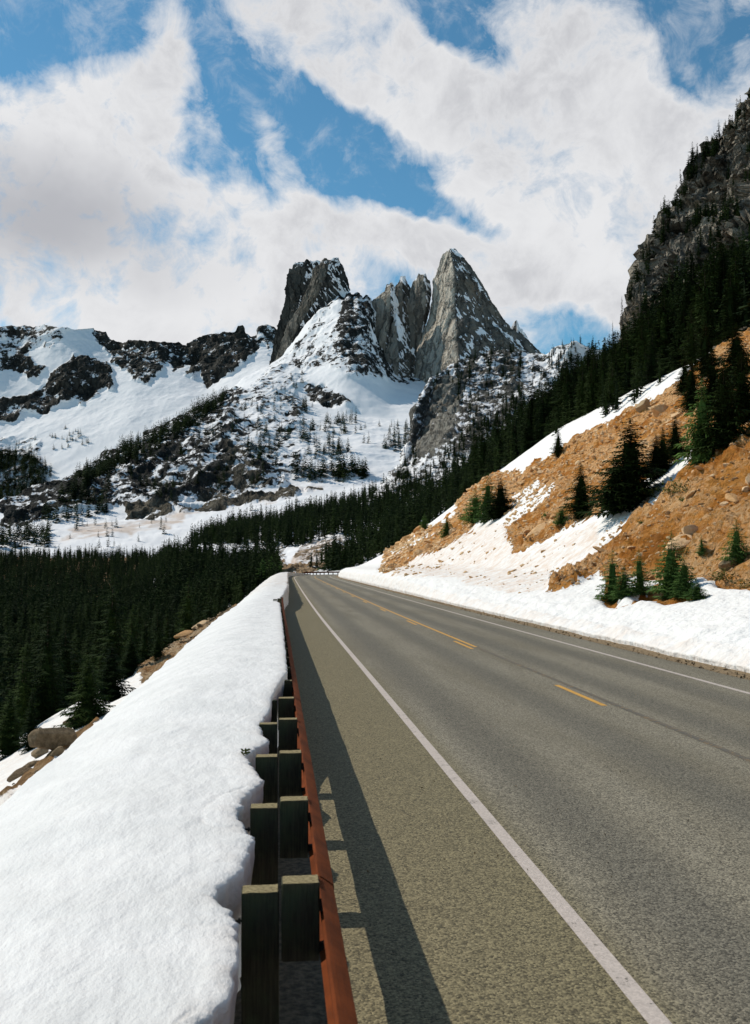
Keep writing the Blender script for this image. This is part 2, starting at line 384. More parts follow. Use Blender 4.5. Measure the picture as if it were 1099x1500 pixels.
m_young_lit = leaf('young_lit_fir_needles', (0.060, 0.115, 0.030), (0.105, 0.180, 0.045))  # fresh green of young firs, with sunlight put into the colour
m_olive = leaf('olive_shrub_leaves', (0.10, 0.11, 0.03), (0.17, 0.15, 0.045))
m_bark = simple('conifer_bark', (0.07, 0.055, 0.04), 0.9, 0.4, 8, bumpd=0.01)
m_twig = simple('bare_twigs', (0.16, 0.11, 0.07), 0.9, 0.3, 8)
def stone_mat(name, a, b, s=3.0):
    m, t = new_mat(name); p = t.node('ShaderNodeTexCoord').outputs['Object']; oi = t.node('ShaderNodeObjectInfo').outputs['Random']
    n = t.noise(p, s, 8, 0.7); f = t.math('ADD', t.math('MULTIPLY', n, 0.8), t.math('MULTIPLY', oi, 0.4))
    t.put(t.b.inputs['Base Color'], t.mix(t.ramp(f, 0.35, 0.9), a, b)); t.b.inputs['Roughness'].default_value = 0.9; bump(t, n, 0.12)
    return m
m_stone = stone_mat('tan_stone', (0.54, 0.30, 0.12), (0.80, 0.57, 0.34))
m_stone_grey = stone_mat('grey_brown_stone', (0.12, 0.075, 0.035), (0.40, 0.29, 0.17), 4)

# ------------------------------------------------------------------ road
ctrl = np.array([(5.6, -40), (5.6, -20), (5.6, 0), (5.6, 20), (5.62, 50), (5.85, 85), (6.2, 125), (6.6, 165), (7.0, 195), (8.6, 222), (14.5, 244), (25, 258), (40, 266), (60, 270), (90, 272)], float)
def catmull(c, n):
    out = []
    for i in range(1, len(c) - 2):
        p0, p1, p2, p3 = c[i - 1:i + 3]
        for u in np.linspace(0, 1, n, endpoint=False):
            out.append(0.5 * ((2 * p1) + (-p0 + p2) * u + (2 * p0 - 5 * p1 + 4 * p2 - p3) * u * u + (-p0 + 3 * p1 - 3 * p2 + p3) * u ** 3))
    return np.array(out)
CL = catmull(ctrl, 24)
T_ = np.gradient(CL, axis=0); T_ /= np.linalg.norm(T_, axis=1)[:, None]
N_ = np.stack([T_[:, 1], -T_[:, 0]], 1)          # to the right
SL = np.concatenate([[0], np.cumsum(np.linalg.norm(np.diff(CL, axis=0), axis=1))])
S0 = np.interp(0, CL[:, 1], SL)                    # arc length at the camera
def road_pt(sarc, lat):
    """point at arc length (from the camera) and lateral position (0 = line under the camera)"""
    s_ = np.asarray(sarc, float) + S0; o = np.asarray(lat, float) - 5.6
    return np.stack([np.interp(s_, SL, CL[:, 0]) + o * np.interp(s_, SL, N_[:, 0]), np.interp(s_, SL, CL[:, 1]) + o * np.interp(s_, SL, N_[:, 1])], -1)
def ribbon(name, s0, s1, ds, lats, z, mat):
    s_ = np.arange(s0, s1 + ds / 2, ds); la = np.array(lats)
    P = np.zeros((len(s_), len(la), 3))
    for j, l in enumerate(la): P[:, j, :2] = road_pt(s_, np.full(len(s_), l))
    P[..., 2] = z
    return grid(name, P, mat, {'lat': np.broadcast_to(la, P.shape[:2])})
SMAX = SL[-1] - S0 - 1
tag(ribbon('road', -18, SMAX, 1.0, [0.33, 2, 4, 6, 8, 9.4, 10.45], 0.0, m_road), kind='structure')
tag(ribbon('gravel_shoulder', -18, SMAX, 1.0, [-1.6, 0.345], -0.012, m_gravel), kind='structure')
s_ = np.arange(-18, SMAX, 0.12)
P = np.zeros((len(s_), 6, 3))
for j, l in enumerate(np.linspace(0, 1, 6)):
    e0 = 10.40 + 0.06 * fbm(np.stack([s_ * 0.9, s_ * 0, s_ * 0], 1), 4)
    P[:, j, :2] = road_pt(s_, e0 + (12.4 - e0) * l); P[:, j, 2] = 0.004 + 0.05 * l + (0.02 * fbm(np.stack([s_ * 3, s_ * 0 + j, s_ * 0], 1), 3) if j else 0)
tag(grid('dirt_verge', P, m_verge, {}), kind='structure')
rm = tag(ribbon('white_edge_line', -6, SMAX - 2, 0.5, [2.07, 2.20], 0.004, m_white), kind='structure')
tag(ribbon('white_edge_line', -6, SMAX - 2, 0.5, [9.27, 9.39], 0.004, m_white), kind='structure')
tag(ribbon('yellow_centre_line', 30.5, SMAX - 2, 0.5, [6.10, 6.21], 0.004, m_yellow), kind='structure')
tag(ribbon('yellow_centre_line', 6, 30.5, 0.5, [6.10, 6.21], 0.004, m_yellow_worn), kind='structure')
for k in range(-1, 14):
    a = 17.65 + 12.19 * k
    tag(ribbon('yellow_dash', a, a + 3.1, 0.31, [5.86, 5.97], 0.004, m_yellow), kind='structure')

def left_edge(t):   # lateral drift of the road's left edge against t
    l = road_pt(np.arange(-18, 262, 1.0), 0.0); k = np.argmax(l[:, 1]); return np.interp(t, l[:k, 1], l[:k, 0])

# ------------------------------------------------------------------ left snowbank
POST_T = [5.60 + 1.915 * k for k in range(-1, 34)]
tt = np.concatenate([np.arange(-3, 2.5, 0.12), np.arange(2.5, 12, 0.028), np.arange(12, 22, 0.05), np.arange(22, 45, 0.10), np.arange(45, 80, 0.18), np.arange(80, 241, 0.7)])
e = interp(tt, [(-3, -.20), (6, -.195), (9, -.175), (11, -.13), (12.6, -.05), (13.4, .0), (14.5, .10), (15.5, .21), (30, .22), (45, .20), (49, .08), (52, .16), (56, .40), (62, .58), (68, .70), (100, .80), (200, .9), (241, .8)])
near = sstep(-tt, -14, -10)
ph = np.cos(2 * np.pi * (tt - POST_T[1] - 0.25) / 1.915)
e = e + near * (-0.065 * ph + 0.115 * fbm(np.stack([tt * 1.7, tt * 0, tt * 0 + 3], 1), 5, 0.62) + 0.045 * np.abs(noise3(np.stack([tt * 6.5, tt * 0 + 2, tt * 0], 1))) + 0.02 * noise3(np.stack([tt * 15, tt * 0, tt * 0], 1))) + (1 - near) * (0.05 + 0.22 * sstep(tt, 50, 62)) * fbm(np.stack([tt * 1.3, tt * 0, tt * 0 + 9], 1), 5, 0.6)
h = interp(tt, [(-3, .70), (6, .69), (10, .70), (12.2, .74), (13.2, .82), (15, .88), (17, .91), (25, .90), (44, .84), (49, .72), (51.5, .68), (54, .82), (60, 1.05), (66, 1.15), (90, 1.05), (150, .95), (200, .95), (230, .6), (241, .2)])
h = h + 0.03 * fbm(np.stack([tt * 0.8, tt * 0, tt * 0 + 5], 1), 4) + sstep(tt, 50, 64) * 0.28 * fbm(np.stack([tt * 0.16, tt * 0, tt * 0 + 8], 1), 4)
drift = left_edge(tt)
sl_ = interp(tt, [(-3, -2.85), (8, -2.8), (20, -2.72), (45, -2.66), (60, -2.35), (120, -2.5), (241, -2.5)]) + 0.14 * fbm(np.stack([tt * 0.33, tt * 0, tt * 0 + 1], 1), 4)
wall = np.linspace(0, 1, 16); top = np.concatenate([np.linspace(0, 0.06, 10)[1:], np.linspace(0.06, 0.42, 34)[1:], np.linspace(0.42, 1, 34)[1:]])
nW, nT = len(wall), len(top)
S = np.zeros((len(tt), nW + nT)); Zg = np.zeros_like(S)
for j, wv in enumerate(wall):
    q3 = np.stack([tt * 3.2, tt * 0 + wv * h * 2.6, tt * 0], 1)
    und = 0.05 * np.sin(wv * np.pi) * 1.2
    S[:, j] = e - und + (0.07 + 0.2 * sstep(tt, 50, 62)) * fbm(q3 * np.where(tt[:, None] > 55, .45, 1.0), 4, 0.6) * np.sin(np.clip(wv, 0, 0.9) * np.pi) - 0.03 * (1 - wv) - 0.035 * sstep(np.full(len(tt), wv), .8, 1)
    Zg[:, j] = -0.08 + (h + 0.08) * wv - 0.0
for j, wv in enumerate(top):
    s1 = e - 0.035 + (sl_ - e) * wv
    k = nW + j
    S[:, k] = s1
    prof = 1 - 0.12 * wv - 0.72 * sstep(np.full(len(tt), wv), 0.25, 1.05) * wv
    prof = np.where(wv > 0.93, prof - (wv - 0.93) * 4.5, prof)
    q3 = np.stack([s1 * 0.9, tt * 0.45, tt * 0], 1)
    Zg[:, k] = h * prof + 0.035 * (1 - np.exp(-wv * 60)) - 0.0 + 0.045 * fbm(q3, 3) * min(1, wv * 6) + 0.012 * fbm(np.stack([s1 * 5, tt * 2.2, tt * 0 + 4], 1), 4) * min(1, wv * 12)
P = np.stack([S + drift[:, None], np.broadcast_to(tt[:, None], S.shape), Zg], -1)
# thin settling cracks arching round the posts
for k, tp in enumerate(POST_T[:6]):
    rr = 0.30 + 0.05 * (k % 3)
    dd_ = np.hypot((P[..., 0] + 0.17) / (1.25 if k % 2 else 0.9), (P[..., 1] - tp - 0.15) * 0.62 + 0.05 * np.sin(P[..., 0] * 9)) - rr - 0.03 * noise3(P * 5)
    g_ = np.exp(-(dd_ / 0.012) ** 2) * (P[..., 0] < -0.2) * (np.arange(P.shape[1]) >= nW + 4)
    P[..., 2] -= 0.016 * g_ * (0.5 + 0.5 * (k % 2 == 0))
px, py, dp = proj(P)
dirtyL = sstep(tt, 55, 75)[:, None] * 0.35 * np.ones(S.shape) + 0.30 * np.exp(-np.abs(S - e[:, None]) / 0.10)
tag(grid('snowbank', P, m_snow, {'dirty': dirtyL}), kind='structure')

# ------------------------------------------------------------------ slope below the snowbank, down to the valley
tt = np.concatenate([np.arange(-15, 4, 0.8), np.arange(4, 70, 0.16), np.arange(70, 270, 1.0)])
brk = interp(tt, [(-15, 9), (36, 8.2), (40, 5.2), (57, 4.4), (62, 3.0), (270, 3.0)])
cols = []
key = [(-1.9, -0.35)]
def left_profile(t, b):
    a = [(-1.5, -0.3), (-2.5, -0.18), (-b * 0.6 - 0.9, -0.18 - (b * 0.6 - 1.6) * 0.46), (-b, -0.18 - (b - 2.5) * 0.50), (-b - 3, -0.18 - (b - 2.5) * .5 - 3.0), (-b - 30, -0.18 - (b - 2.5) * .5 - 24), (-b - 70, -34)]
    return a
vv = np.concatenate([np.linspace(0, 1, 6)[:-1], np.linspace(1, 3, 60)[:-1], np.linspace(3, 4, 14)[:-1], np.linspace(4, 6, 20)])
P = np.zeros((len(tt), len(vv), 3))
for i, t0 in enumerate(tt):
    a = np.array(left_profile(t0, brk[i])); kk = np.arange(len(a))
    P[i, :, 0] = np.interp(vv, kk, a[:, 0]); P[i, :, 2] = np.interp(vv, kk, a[:, 1])
P[..., 1] = tt[:, None]; P[..., 0] += left_edge(tt)[:, None]
for _ in range(4): P[:, 1:-1] = (P[:, :-2] + 2 * P[:, 1:-1] + P[:, 2:]) / 4
px, py, dp = proj(P)
jx = px + 9 * fbm(P * 0.9, 4); jy = py + 9 * fbm(P * 0.9 + 50, 4)
soil = np.zeros(px.shape)
for poly in [[(195, 985), (205, 955), (260, 915), (300, 893), (345, 888), (345, 905), (300, 935), (250, 975), (215, 1000)], [(-20, 1190), (0, 1168), (60, 1122), (90, 1096), (140, 1060), (165, 1045), (100, 1105), (40, 1150), (0, 1185)]]:
    soil = np.maximum(soil, inpoly(jx, jy, poly) * 0.85)
soil = np.maximum(soil, (P[..., 2] < -4.0) * 0.8)
amp = 0.05 + 0.45 * soil
P[..., 2] += amp * ridged(P * np.array([0.9, 0.5, 1]), 5) + 0.12 * fbm(P * 0.4, 3) - 0.12 * (soil > 0.5)
LEFT = P
tag(grid('left_embankment', P, m_left, {'soil': soil, 'dirty': soil * 0 + 0.25}), kind='structure')

# ------------------------------------------------------------------ right roadside slope
tt = np.concatenate([np.arange(-30, 15, 1.2), np.arange(15, 70, 0.20), np.arange(70, 130, 0.36), np.arange(130, 246, 0.8)])
toe = interp(tt, [(-30, 10.95), (60, 11.0), (100, 11.35), (160, 12.0), (195, 12.4), (208, 12.9), (222, 15.0), (232, 19), (240, 26), (246, 33)])
toe = toe + 0.22 * fbm(np.stack([tt * 0.28, tt * 0, tt * 0], 1), 5) + 0.05 * fbm(np.stack([tt * 2, tt * 0, tt * 0], 1), 3)
tops = interp(tt, [(-30, 41), (140, 40), (175, 35), (220, 30), (235, 31), (246, 36)]); toph = interp(tt, [(-30, 23), (140, 22.0), (175, 16), (220, 8), (235, 4.5), (246, 2)])
farf = sstep(tt, 45, 110)
keys = [(toe, -0.1 + 0 * tt), (toe - 0.06, 0.16 + 0.1 * farf), (toe + 0.35, 0.42 + 0.75 * farf), (toe + 1.6, 0.95 + 0.85 * farf), (toe + 4.0, 1.7 + 0.5 * farf), (toe + 5.2, 2.15 + 0.5 * farf),
        (toe + 5.2 + (tops - toe - 5.2) * 0.45, 2.4 + (toph - 2.4) * 0.42), (tops, toph), (tops + 14, toph + 7)]
cnt = [6, 8, 16, 20, 14, 46, 60, 12]
vv = np.concatenate([np.linspace(k, k + 1, c, endpoint=False) for k, c in enumerate(cnt)] + [[len(cnt)]])
P = np.zeros((len(tt), len(vv), 3))
KS = np.stack([k[0] + 0 * tt for k in keys], 1); KH = np.stack([k[1] for k in keys], 1)
for i in range(len(tt)):
    P[i, :, 0] = np.interp(vv, np.arange(len(keys)), KS[i]); P[i, :, 2] = np.interp(vv, np.arange(len(keys)), KH[i])
P[..., 1] = tt[:, None]
for _ in range(5): P[:, 8:-1] = (P[:, 7:-2] + 2 * P[:, 8:-1] + P[:, 9:]) / 4
px, py, dp = proj(P)
n1 = fbm(P * 0.22, 5); n2 = fbm(P * 0.22 + 31, 5)
n3 = fbm(P * 0.9, 4); jx = px + 10 * n1 + 5 * n3; jy = py + 8 * n2 + 4 * n3
DIRT = [[(557, 838), (568, 797), (585, 785), (640, 768), (682, 745), (705, 752), (692, 775), (670, 792), (640, 808), (610, 816), (590, 828), (570, 838)],
        [(752, 811), (738, 770), (750, 752), (722, 756), (745, 716), (786, 674), (800, 674), (838, 644), (890, 620), (943, 589), (1003, 552), (1060, 506), (1130, 460), (1160, 560), (1099, 592), (1050, 628), (1012, 658), (943, 700), (873, 756), (811, 787)],
        [(1160, 570), (1099, 604), (1050, 642), (1018, 676), (966, 720), (932, 742), (888, 780), (878, 804), (846, 828), (815, 846), (800, 868), (835, 862), (875, 843), (893, 852), (930, 858), (960, 850), (1005, 842), (1030, 846), (1060, 858), (1110, 860), (1400, 880), (1400, 450)],
        [(672, 712), (700, 700), (760, 686), (770, 712), (740, 738), (700, 757), (668, 752)],
        [(880, 875), (890, 850), (935, 852), (1010, 846), (1020, 880), (980, 885), (940, 870), (910, 888)]]
CLEAN = [[(868, 770), (925, 722), (985, 678), (1022, 656), (1030, 672), (990, 704), (932, 752), (884, 796)], [(752, 726), (785, 703), (797, 708), (770, 734), (752, 738)], [(705, 770), (760, 738), (814, 708), (818, 714), (780, 745), (740, 768), (715, 778)], [(1078, 612), (1110, 590), (1120, 600), (1085, 622)],
         [(1000, 843), (1020, 843), (1060, 862), (1020, 880)], [(915, 850), (970, 848), (930, 872), (905, 878)], [(560, 800), (600, 790), (640, 778), (600, 800), (575, 812)]]
soil = np.zeros(px.shape)
for poly in DIRT: soil = np.maximum(soil, inpoly(jx, jy, poly) * 0.95)
for poly in CLEAN: soil = np.where(inpoly(jx, jy, poly), 0.0, soil)
soil = np.where(dp < 1, 0.6 * (P[..., 0] > 17), soil)
soil = np.where(P[..., 0] > tops[:, None] + 2, 0.35, soil)
DIRTY = [(590, 805), (700, 770), (745, 765), (755, 812), (820, 790), (876, 765), (876, 805), (830, 860), (760, 870), (650, 845), (570, 845)]
dirty = inpoly(jx, jy, DIRTY) * 0.50 + 0.05 + 0.22 * ((P[..., 0] - toe[:, None]) < 0.5)
dirty = np.clip(dirty, 0, 1)
gul = ridged(P * np.array([0.10, 0.35, 0.05]) , 4)
sd = soil.copy()
for _ in range(7):
    o2 = sd.copy(); o2[1:-1, 1:-1] = (sd[1:-1, 1:-1] * 2 + sd[:-2, 1:-1] + sd[2:, 1:-1] + sd[1:-1, :-2] + sd[1:-1, 2:]) / 6; sd = o2
rocky = sstep(fbm(P * np.array([.12, .05, .1]) + 5, 4), -.12, .22)
cell = ridged(P * np.array([.75, .5, .9]) + 3, 4, .6)
blk = np.floor((fbm(P * np.array([.8, .45, 1.0]) + 13, 3) + .5) * 5) / 5
P[..., 2] += sd * ((0.20 + .75 * rocky) * cell + 0.75 * gul + rocky * blk * 0.6 - 0.85) + (1 - soil) * (0.10 * fbm(P * 0.35, 4) + 0.03 * fbm(P * 1.7, 3)) * sstep(P[..., 0] - toe[:, None], 0.3, 1.5)
lipm = 1 - sstep(P[..., 0] - toe[:, None], 0.6, 2.6)
P[..., 0] += (0.26 * fbm(P * 0.75, 5, .6) + .05 * fbm(P * 2.2, 3)) * lipm * sstep(P[..., 2], .1, .5)
P[..., 2] += 0.30 * fbm(P * np.array([.8, .5, .8]) + 7, 5, .6) * lipm * sstep(P[..., 2], .1, .5)
HILL = P; HSOIL = soil
tag(grid('roadside_hillside', P, m_hill, {'soil': soil, 'dirty': dirty}), kind='structure')

# ------------------------------------------------------------------ far ridge with cliffs and bowl
def with_noise(P, rock, a_rock, sc, a_s=2.0, hseed=0, crest_keep=None):
    n = normals(P)
    d_ = rock * a_rock * (ridged(P / sc + hseed, 6) - 0.35) + a_s * fbm(P / (sc * 1.4) + hseed + 9, 5)
    return P + n * d_[..., None]
def zone(P, base, zones, jit, sc, seed=0):
    x, y, _ = proj(P); jx = x + jit * fbm(P / sc + seed, 5); jy = y + jit * fbm(P / sc + seed + 40, 5)
    out = base + 0 * x
    for val, poly in zones: out = np.where(inpoly(jx, jy, poly), val, out)
    # soften
    for _ in range(2):
        o2 = out.copy(); o2[1:-1, 1:-1] = (out[1:-1, 1:-1] * 2 + out[:-2, 1:-1] + out[2:, 1:-1] + out[1:-1, :-2] + out[1:-1, 2:]) / 6; out = o2
    return out
xs = np.linspace(-700, 560, 900)
sky1 = [(-700, 440), (-400, 470), (-150, 455), (0, 481), (20, 480), (35, 483), (50, 480), (65, 475), (85, 481), (110, 482), (138, 479), (150, 490), (165, 501), (190, 503), (215, 507), (235, 504), (262, 503), (272, 515), (277, 512), (284, 502), (300, 497), (325, 489), (343, 484), (348, 477), (354, 478), (360, 488), (374, 495), (380, 484), (390, 479), (398, 484), (410, 500), (560, 520)]
ridge_lines = [
    [(-700, 800, 1780), (0, 800, 1800), (100, 770, 1850), (200, 715, 1900), (300, 650, 1990), (400, 600, 2050), (560, 580, 2060)],
    [(-700, 700, 2060), (0, 690, 2040), (100, 660, 2060), (200, 625, 2090), (300, 600, 2110), (400, 560, 2130), (560, 560, 2130)],
    [(-700, 600, 2260), (0, 618, 2200), (60, 605, 2210), (110, 592, 2215), (170, 570, 2225), (200, 552, 2250), (260, 545, 2260), (300, 562, 2240), (340, 548, 2230), (400, 535, 2210), (560, 540, 2210)],
    [(x, y, 2380 + 30 * math.sin(x * .05)) for x, y in sky1]]
P, nc = layer(ridge_lines, xs, [50, 90, 150], 3)
z1 = [(0.62, [(-800, 430), (-50, 450), (0, 470), (35, 475), (62, 468), (100, 478), (75, 495), (50, 512), (0, 545), (-800, 620)]),
      (0.85, [(20, 518), (50, 523), (53, 533), (70, 538), (60, 552), (42, 558), (36, 546), (18, 542), (0, 542), (0, 520)]),
      (0.50, [(50, 508), (85, 478), (110, 480), (95, 492), (72, 512), (55, 514)]),
      (0.84, [(75, 548), (108, 523), (145, 535), (160, 533), (170, 562), (165, 572), (140, 582), (120, 590), (108, 586), (80, 594), (60, 608), (40, 602), (20, 618), (-20, 615), (-20, 592), (30, 577), (55, 572), (72, 562)]),
      (0.80, [(136, 478), (152, 488), (166, 503), (157, 520), (142, 502)]),
      (0.80, [(160, 500), (190, 500), (235, 500), (265, 498), (275, 512), (274, 530), (258, 546), (245, 533), (240, 545), (220, 562), (200, 557), (185, 540), (163, 535)]),
      (0.86, [(274, 512), (285, 498), (345, 480), (352, 472), (362, 490), (384, 498), (378, 515), (345, 545), (305, 568), (297, 550), (285, 556), (274, 545)]),
      (0.75, [(378, 480), (402, 476), (406, 505), (390, 518), (384, 500)]),
      (0.45, [(-300, 620), (0, 640), (60, 640), (60, 660), (0, 665), (-300, 680)]), (0.5, [(-800, 660), (0, 650), (60, 660), (60, 740), (0, 760), (-800, 780)])]
rock = zone(P, 0.10, z1, 12, 45)
rock = rock * (0.80 + 0.45 * fbm(P / 30, 4))
P = with_noise(P, rock, 38, 95, 7)
tag(grid('far_ridge', P, m_ridge, {'rock': rock, 'light': rock * 0 + 0.12, 'dirty': rock * 0}), kind='structure')
RIDGE = P

# ------------------------------------------------------------------ mountain below the spires
xs = np.linspace(-700, 900, 1150)
sky2 = [(-700, 900), (-300, 800), (0, 738), (60, 715), (120, 688), (170, 661), (230, 632), (290, 600), (330, 575), (360, 552), (395, 534), (410, 522), (430, 500), (452, 472), (475, 450), (495, 433), (505, 436), (512, 428), (518, 436), (524, 429), (531, 438), (537, 432), (545, 444), (551, 485), (560, 528), (600, 552), (650, 562), (720, 560), (900, 560)]
mount_lines = [
    [(-700, 852, 790), (0, 846, 790), (430, 840, 790), (900, 840, 800)],
    [(-700, 815, 830), (0, 814, 830), (230, 810, 835), (300, 800, 850), (420, 775, 870), (600, 760, 880), (900, 740, 920)],
    [(-700, 790, 1000), (0, 768, 1010), (130, 764, 1020), (190, 758, 1040), (260, 746, 1060), (330, 737, 1080), (400, 731, 1090), (470, 718, 1110), (600, 700, 1150), (900, 690, 1180)],
    [(-700, 905, 1050), (-300, 805, 1060), (0, 753, 1060), (60, 736, 1100), (190, 690, 1200), (260, 660, 1240), (330, 640, 1260), (400, 640, 1280), (470, 650, 1280), (520, 655, 1250), (600, 650, 1270), (900, 650, 1400)],
    [(-700, 903, 1070), (-300, 803, 1100), (0, 745, 1120), (60, 725, 1180), (190, 670, 1300), (260, 630, 1380), (330, 595, 1450), (400, 575, 1500), (450, 588, 1530), (500, 604, 1460), (560, 612, 1460), (620, 612, 1470), (900, 600, 1600)],
    [(x, y, min(1760, 1150 + max(0, x) * 1.42)) for x, y in sky2]]
P, nc = layer(mount_lines, xs, [24, 50, 90, 70, 120], 4)
z2 = [(0.44, [(-800, 770), (0, 752), (90, 745), (180, 745), (260, 735), (340, 728), (420, 715), (430, 690), (400, 600), (330, 560), (200, 630), (0, 720), (-800, 780)]),
      (0.60, [(195, 730), (190, 690), (215, 655), (255, 640), (270, 660), (240, 700), (262, 735), (230, 742)]),
      (0.66, [(285, 722), (300, 690), (335, 655), (350, 655), (342, 690), (318, 715), (300, 735)]),
      (0.52, [(340, 720), (345, 680), (375, 660), (395, 680), (385, 715), (350, 735)]),
      (0.30, [(355, 650), (400, 600), (430, 600), (500, 640), (520, 680), (500, 705), (420, 700), (380, 680)]),
      (0.62, [(0, 760), (70, 720), (130, 700), (150, 725), (95, 745), (50, 765), (0, 775)]),
      (0.82, [(180, 744), (205, 738), (258, 738), (252, 752), (215, 758), (186, 760)]), (0.72, [(258, 748), (262, 741), (330, 734), (400, 727), (472, 714), (474, 719), (400, 733), (330, 742), (262, 750)]),
      (0.27, [(340, 600), (395, 540), (440, 500), (470, 520), (455, 560), (440, 600), (400, 625)]),
      (0.50, [(420, 530), (440, 500), (475, 448), (500, 428), (550, 430), (600, 480), (640, 560), (610, 566), (560, 552), (530, 552), (505, 548), (480, 535), (440, 540)]),
      (0.62, [(482, 444), (500, 428), (550, 430), (580, 500), (570, 548), (530, 545), (500, 520), (490, 480)]),
      (0.30, [(470, 470), (490, 446), (506, 436), (490, 480), (470, 510), (455, 520)]),
      (0.66, [(447, 568), (475, 562), (492, 575), (512, 585), (508, 594), (485, 598), (462, 594), (448, 582)]), (0.6, [(428, 598), (450, 598), (450, 606), (430, 610)]),
      (0.0, [(500, 556), (620, 562), (640, 600), (600, 620), (520, 610), (512, 590), (495, 570)])]
rock = zone(P, 0.13, z2, 12, 38, 3)
# rock ribs that run along the mountain's shoulder
x_, y_, _ = proj(P)
az = P[..., 0] / np.abs(P[..., 1]); uu = (x_ * 0.90 - y_ * 0.44) / 46; wv = (x_ * 0.44 + y_ * 0.90) / 9
st = ridged(np.stack([uu * 0.55, wv * 0.55, P[..., 1] / 500], -1), 4)
rock = np.where((rock > 0.25) & (x_ < 440), rock + 0.34 * (st - 0.12), rock)
rock = rock * (0.88 + 0.45 * fbm(P / 25, 4))
dirty = zone(P, 0.0, [(0.75, [(90, 790), (120, 768), (200, 762), (260, 752), (300, 748), (240, 775), (150, 790)]), (0.5, [(380, 740), (470, 720), (470, 712), (380, 722)])], 14, 30)
P = with_noise(P, np.clip(rock, 0, 1), 26, 60, 6, 7)
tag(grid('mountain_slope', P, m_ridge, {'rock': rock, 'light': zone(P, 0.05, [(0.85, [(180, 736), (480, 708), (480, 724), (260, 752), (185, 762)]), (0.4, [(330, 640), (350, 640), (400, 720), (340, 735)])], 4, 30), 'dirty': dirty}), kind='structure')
MOUNT = P

# ------------------------------------------------------------------ the spires: closed rock towers
def spire(name, left, right, edge, D, depth_l, depth_r, seed, base_y, rock0=0.82, light0=0.5, n=190, m=230, amp=7, back=0.6, mat=None):
    ys = np.linspace(min(left[0][1], right[0][1]), base_y, m)
    def ip(tab): a = np.array(tab, float); return np.interp(ys, a[:, 1], a[:, 0])
    xl, xr, xe = ip(left), ip(right), ip(edge)
    wl, wr = (xe - xl) * D / FPX, (xr - xe) * D / FPX
    c0 = at(xe, ys, np.full(m, D))
    ang = np.linspace(0, 1, n)
    Pp = np.zeros((n, m, 3)); sun_side = np.zeros((n, m))
    fh = np.array([fw[0], fw[1], 0]); fh /= np.linalg.norm(fh)
    for i, a in enumerate(ang):
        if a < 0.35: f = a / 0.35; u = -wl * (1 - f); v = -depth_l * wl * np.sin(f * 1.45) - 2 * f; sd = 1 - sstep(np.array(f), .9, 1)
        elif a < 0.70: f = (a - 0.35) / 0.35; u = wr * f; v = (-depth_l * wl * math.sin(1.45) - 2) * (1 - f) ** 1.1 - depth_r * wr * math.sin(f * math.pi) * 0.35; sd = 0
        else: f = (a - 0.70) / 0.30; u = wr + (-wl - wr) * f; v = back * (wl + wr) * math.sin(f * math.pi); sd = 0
        Pp[i] = c0 + u[:, None] * rt + v[:, None] * fh; sun_side[i] = sd
    q_ = Pp / np.array([38, 38, 120.0])
    dsp = amp * 0.55 * (ridged(q_ + seed, 5) - 0.2) + amp * 0.5 * fbm(Pp / 16 + seed, 4) + amp * 0.9 * fbm(Pp / np.array([60, 60, 200.0]) + seed, 3)
    fb = fbm(Pp / np.array([34, 34, 80.0]) + seed + 4, 4); dsp += amp * 1.5 * (np.floor(fb * 6) / 6)
    fb = fbm(Pp / np.array([13, 13, 26.0]) + seed + 9, 3); dsp += amp * 0.45 * (np.floor(fb * 4) / 4)
    cen = c0[None]; out = Pp - cen; out[..., 2] = 0; out /= np.linalg.norm(out, axis=-1)[..., None] + 1e-6
    tf = sstep(np.broadcast_to(ys, (n, m)), ys[0], ys[0] + 12)
    Pp = Pp + out * (dsp * (0.25 + 0.75 * tf))[..., None]
    Pp[..., 2] += 11 * noise3(Pp / 11 + seed) * (1 - tf)
    # close the top
    topc = Pp[:, :1].mean(axis=0, keepdims=True) + np.array([0, 0, 2.0])
    cap = np.concatenate([Pp[:, :1] * (1 - f) + topc * f for f in (1.0, 0.66, 0.33)], 1)
    cap[:, 1:, 2] += 7 * noise3(cap[:, 1:] / 8 + seed)
    Pp = np.concatenate([cap, Pp], 1); sun_side = np.concatenate([sun_side[:, :1]] * 3 + [sun_side], 1)
    Pp[-1] = Pp[0]
    rk = rock0 + 0.22 * fbm(Pp / np.array([22, 22, 30.0]) + seed, 5) + 0.10 * sun_side
    nrm = normals(Pp); 
    px_, py_, _ = proj(Pp)
    rk -= 0.42 * sstep(-py_, -(ys[0] + 20), -(ys[0] - 4))
    # ledges hold snow
    led = ridged(np.stack([(px_ * .55 + py_ * .83) / 26, (px_ * .83 - py_ * .55) / 8, px_ * 0 + seed], -1), 4, .65) + 0.5 * fbm(Pp / 30 + 8, 4)
    rk -= 0.55 * sstep(led, 0.35, 0.85) * (1 - sun_side * 0.85)
    lg = np.clip(light0 * (0.04 + 0.96 * sun_side) + 0.12 * fbm(Pp / 50 + seed, 3), 0, 1)  # sun on the left face put into the colour: pale there, right face dark
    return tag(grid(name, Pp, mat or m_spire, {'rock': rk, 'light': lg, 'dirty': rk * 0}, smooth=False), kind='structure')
Zc = lambda pts: [(380 + a * .3822, 350 + b * .3822) for a, b in pts]
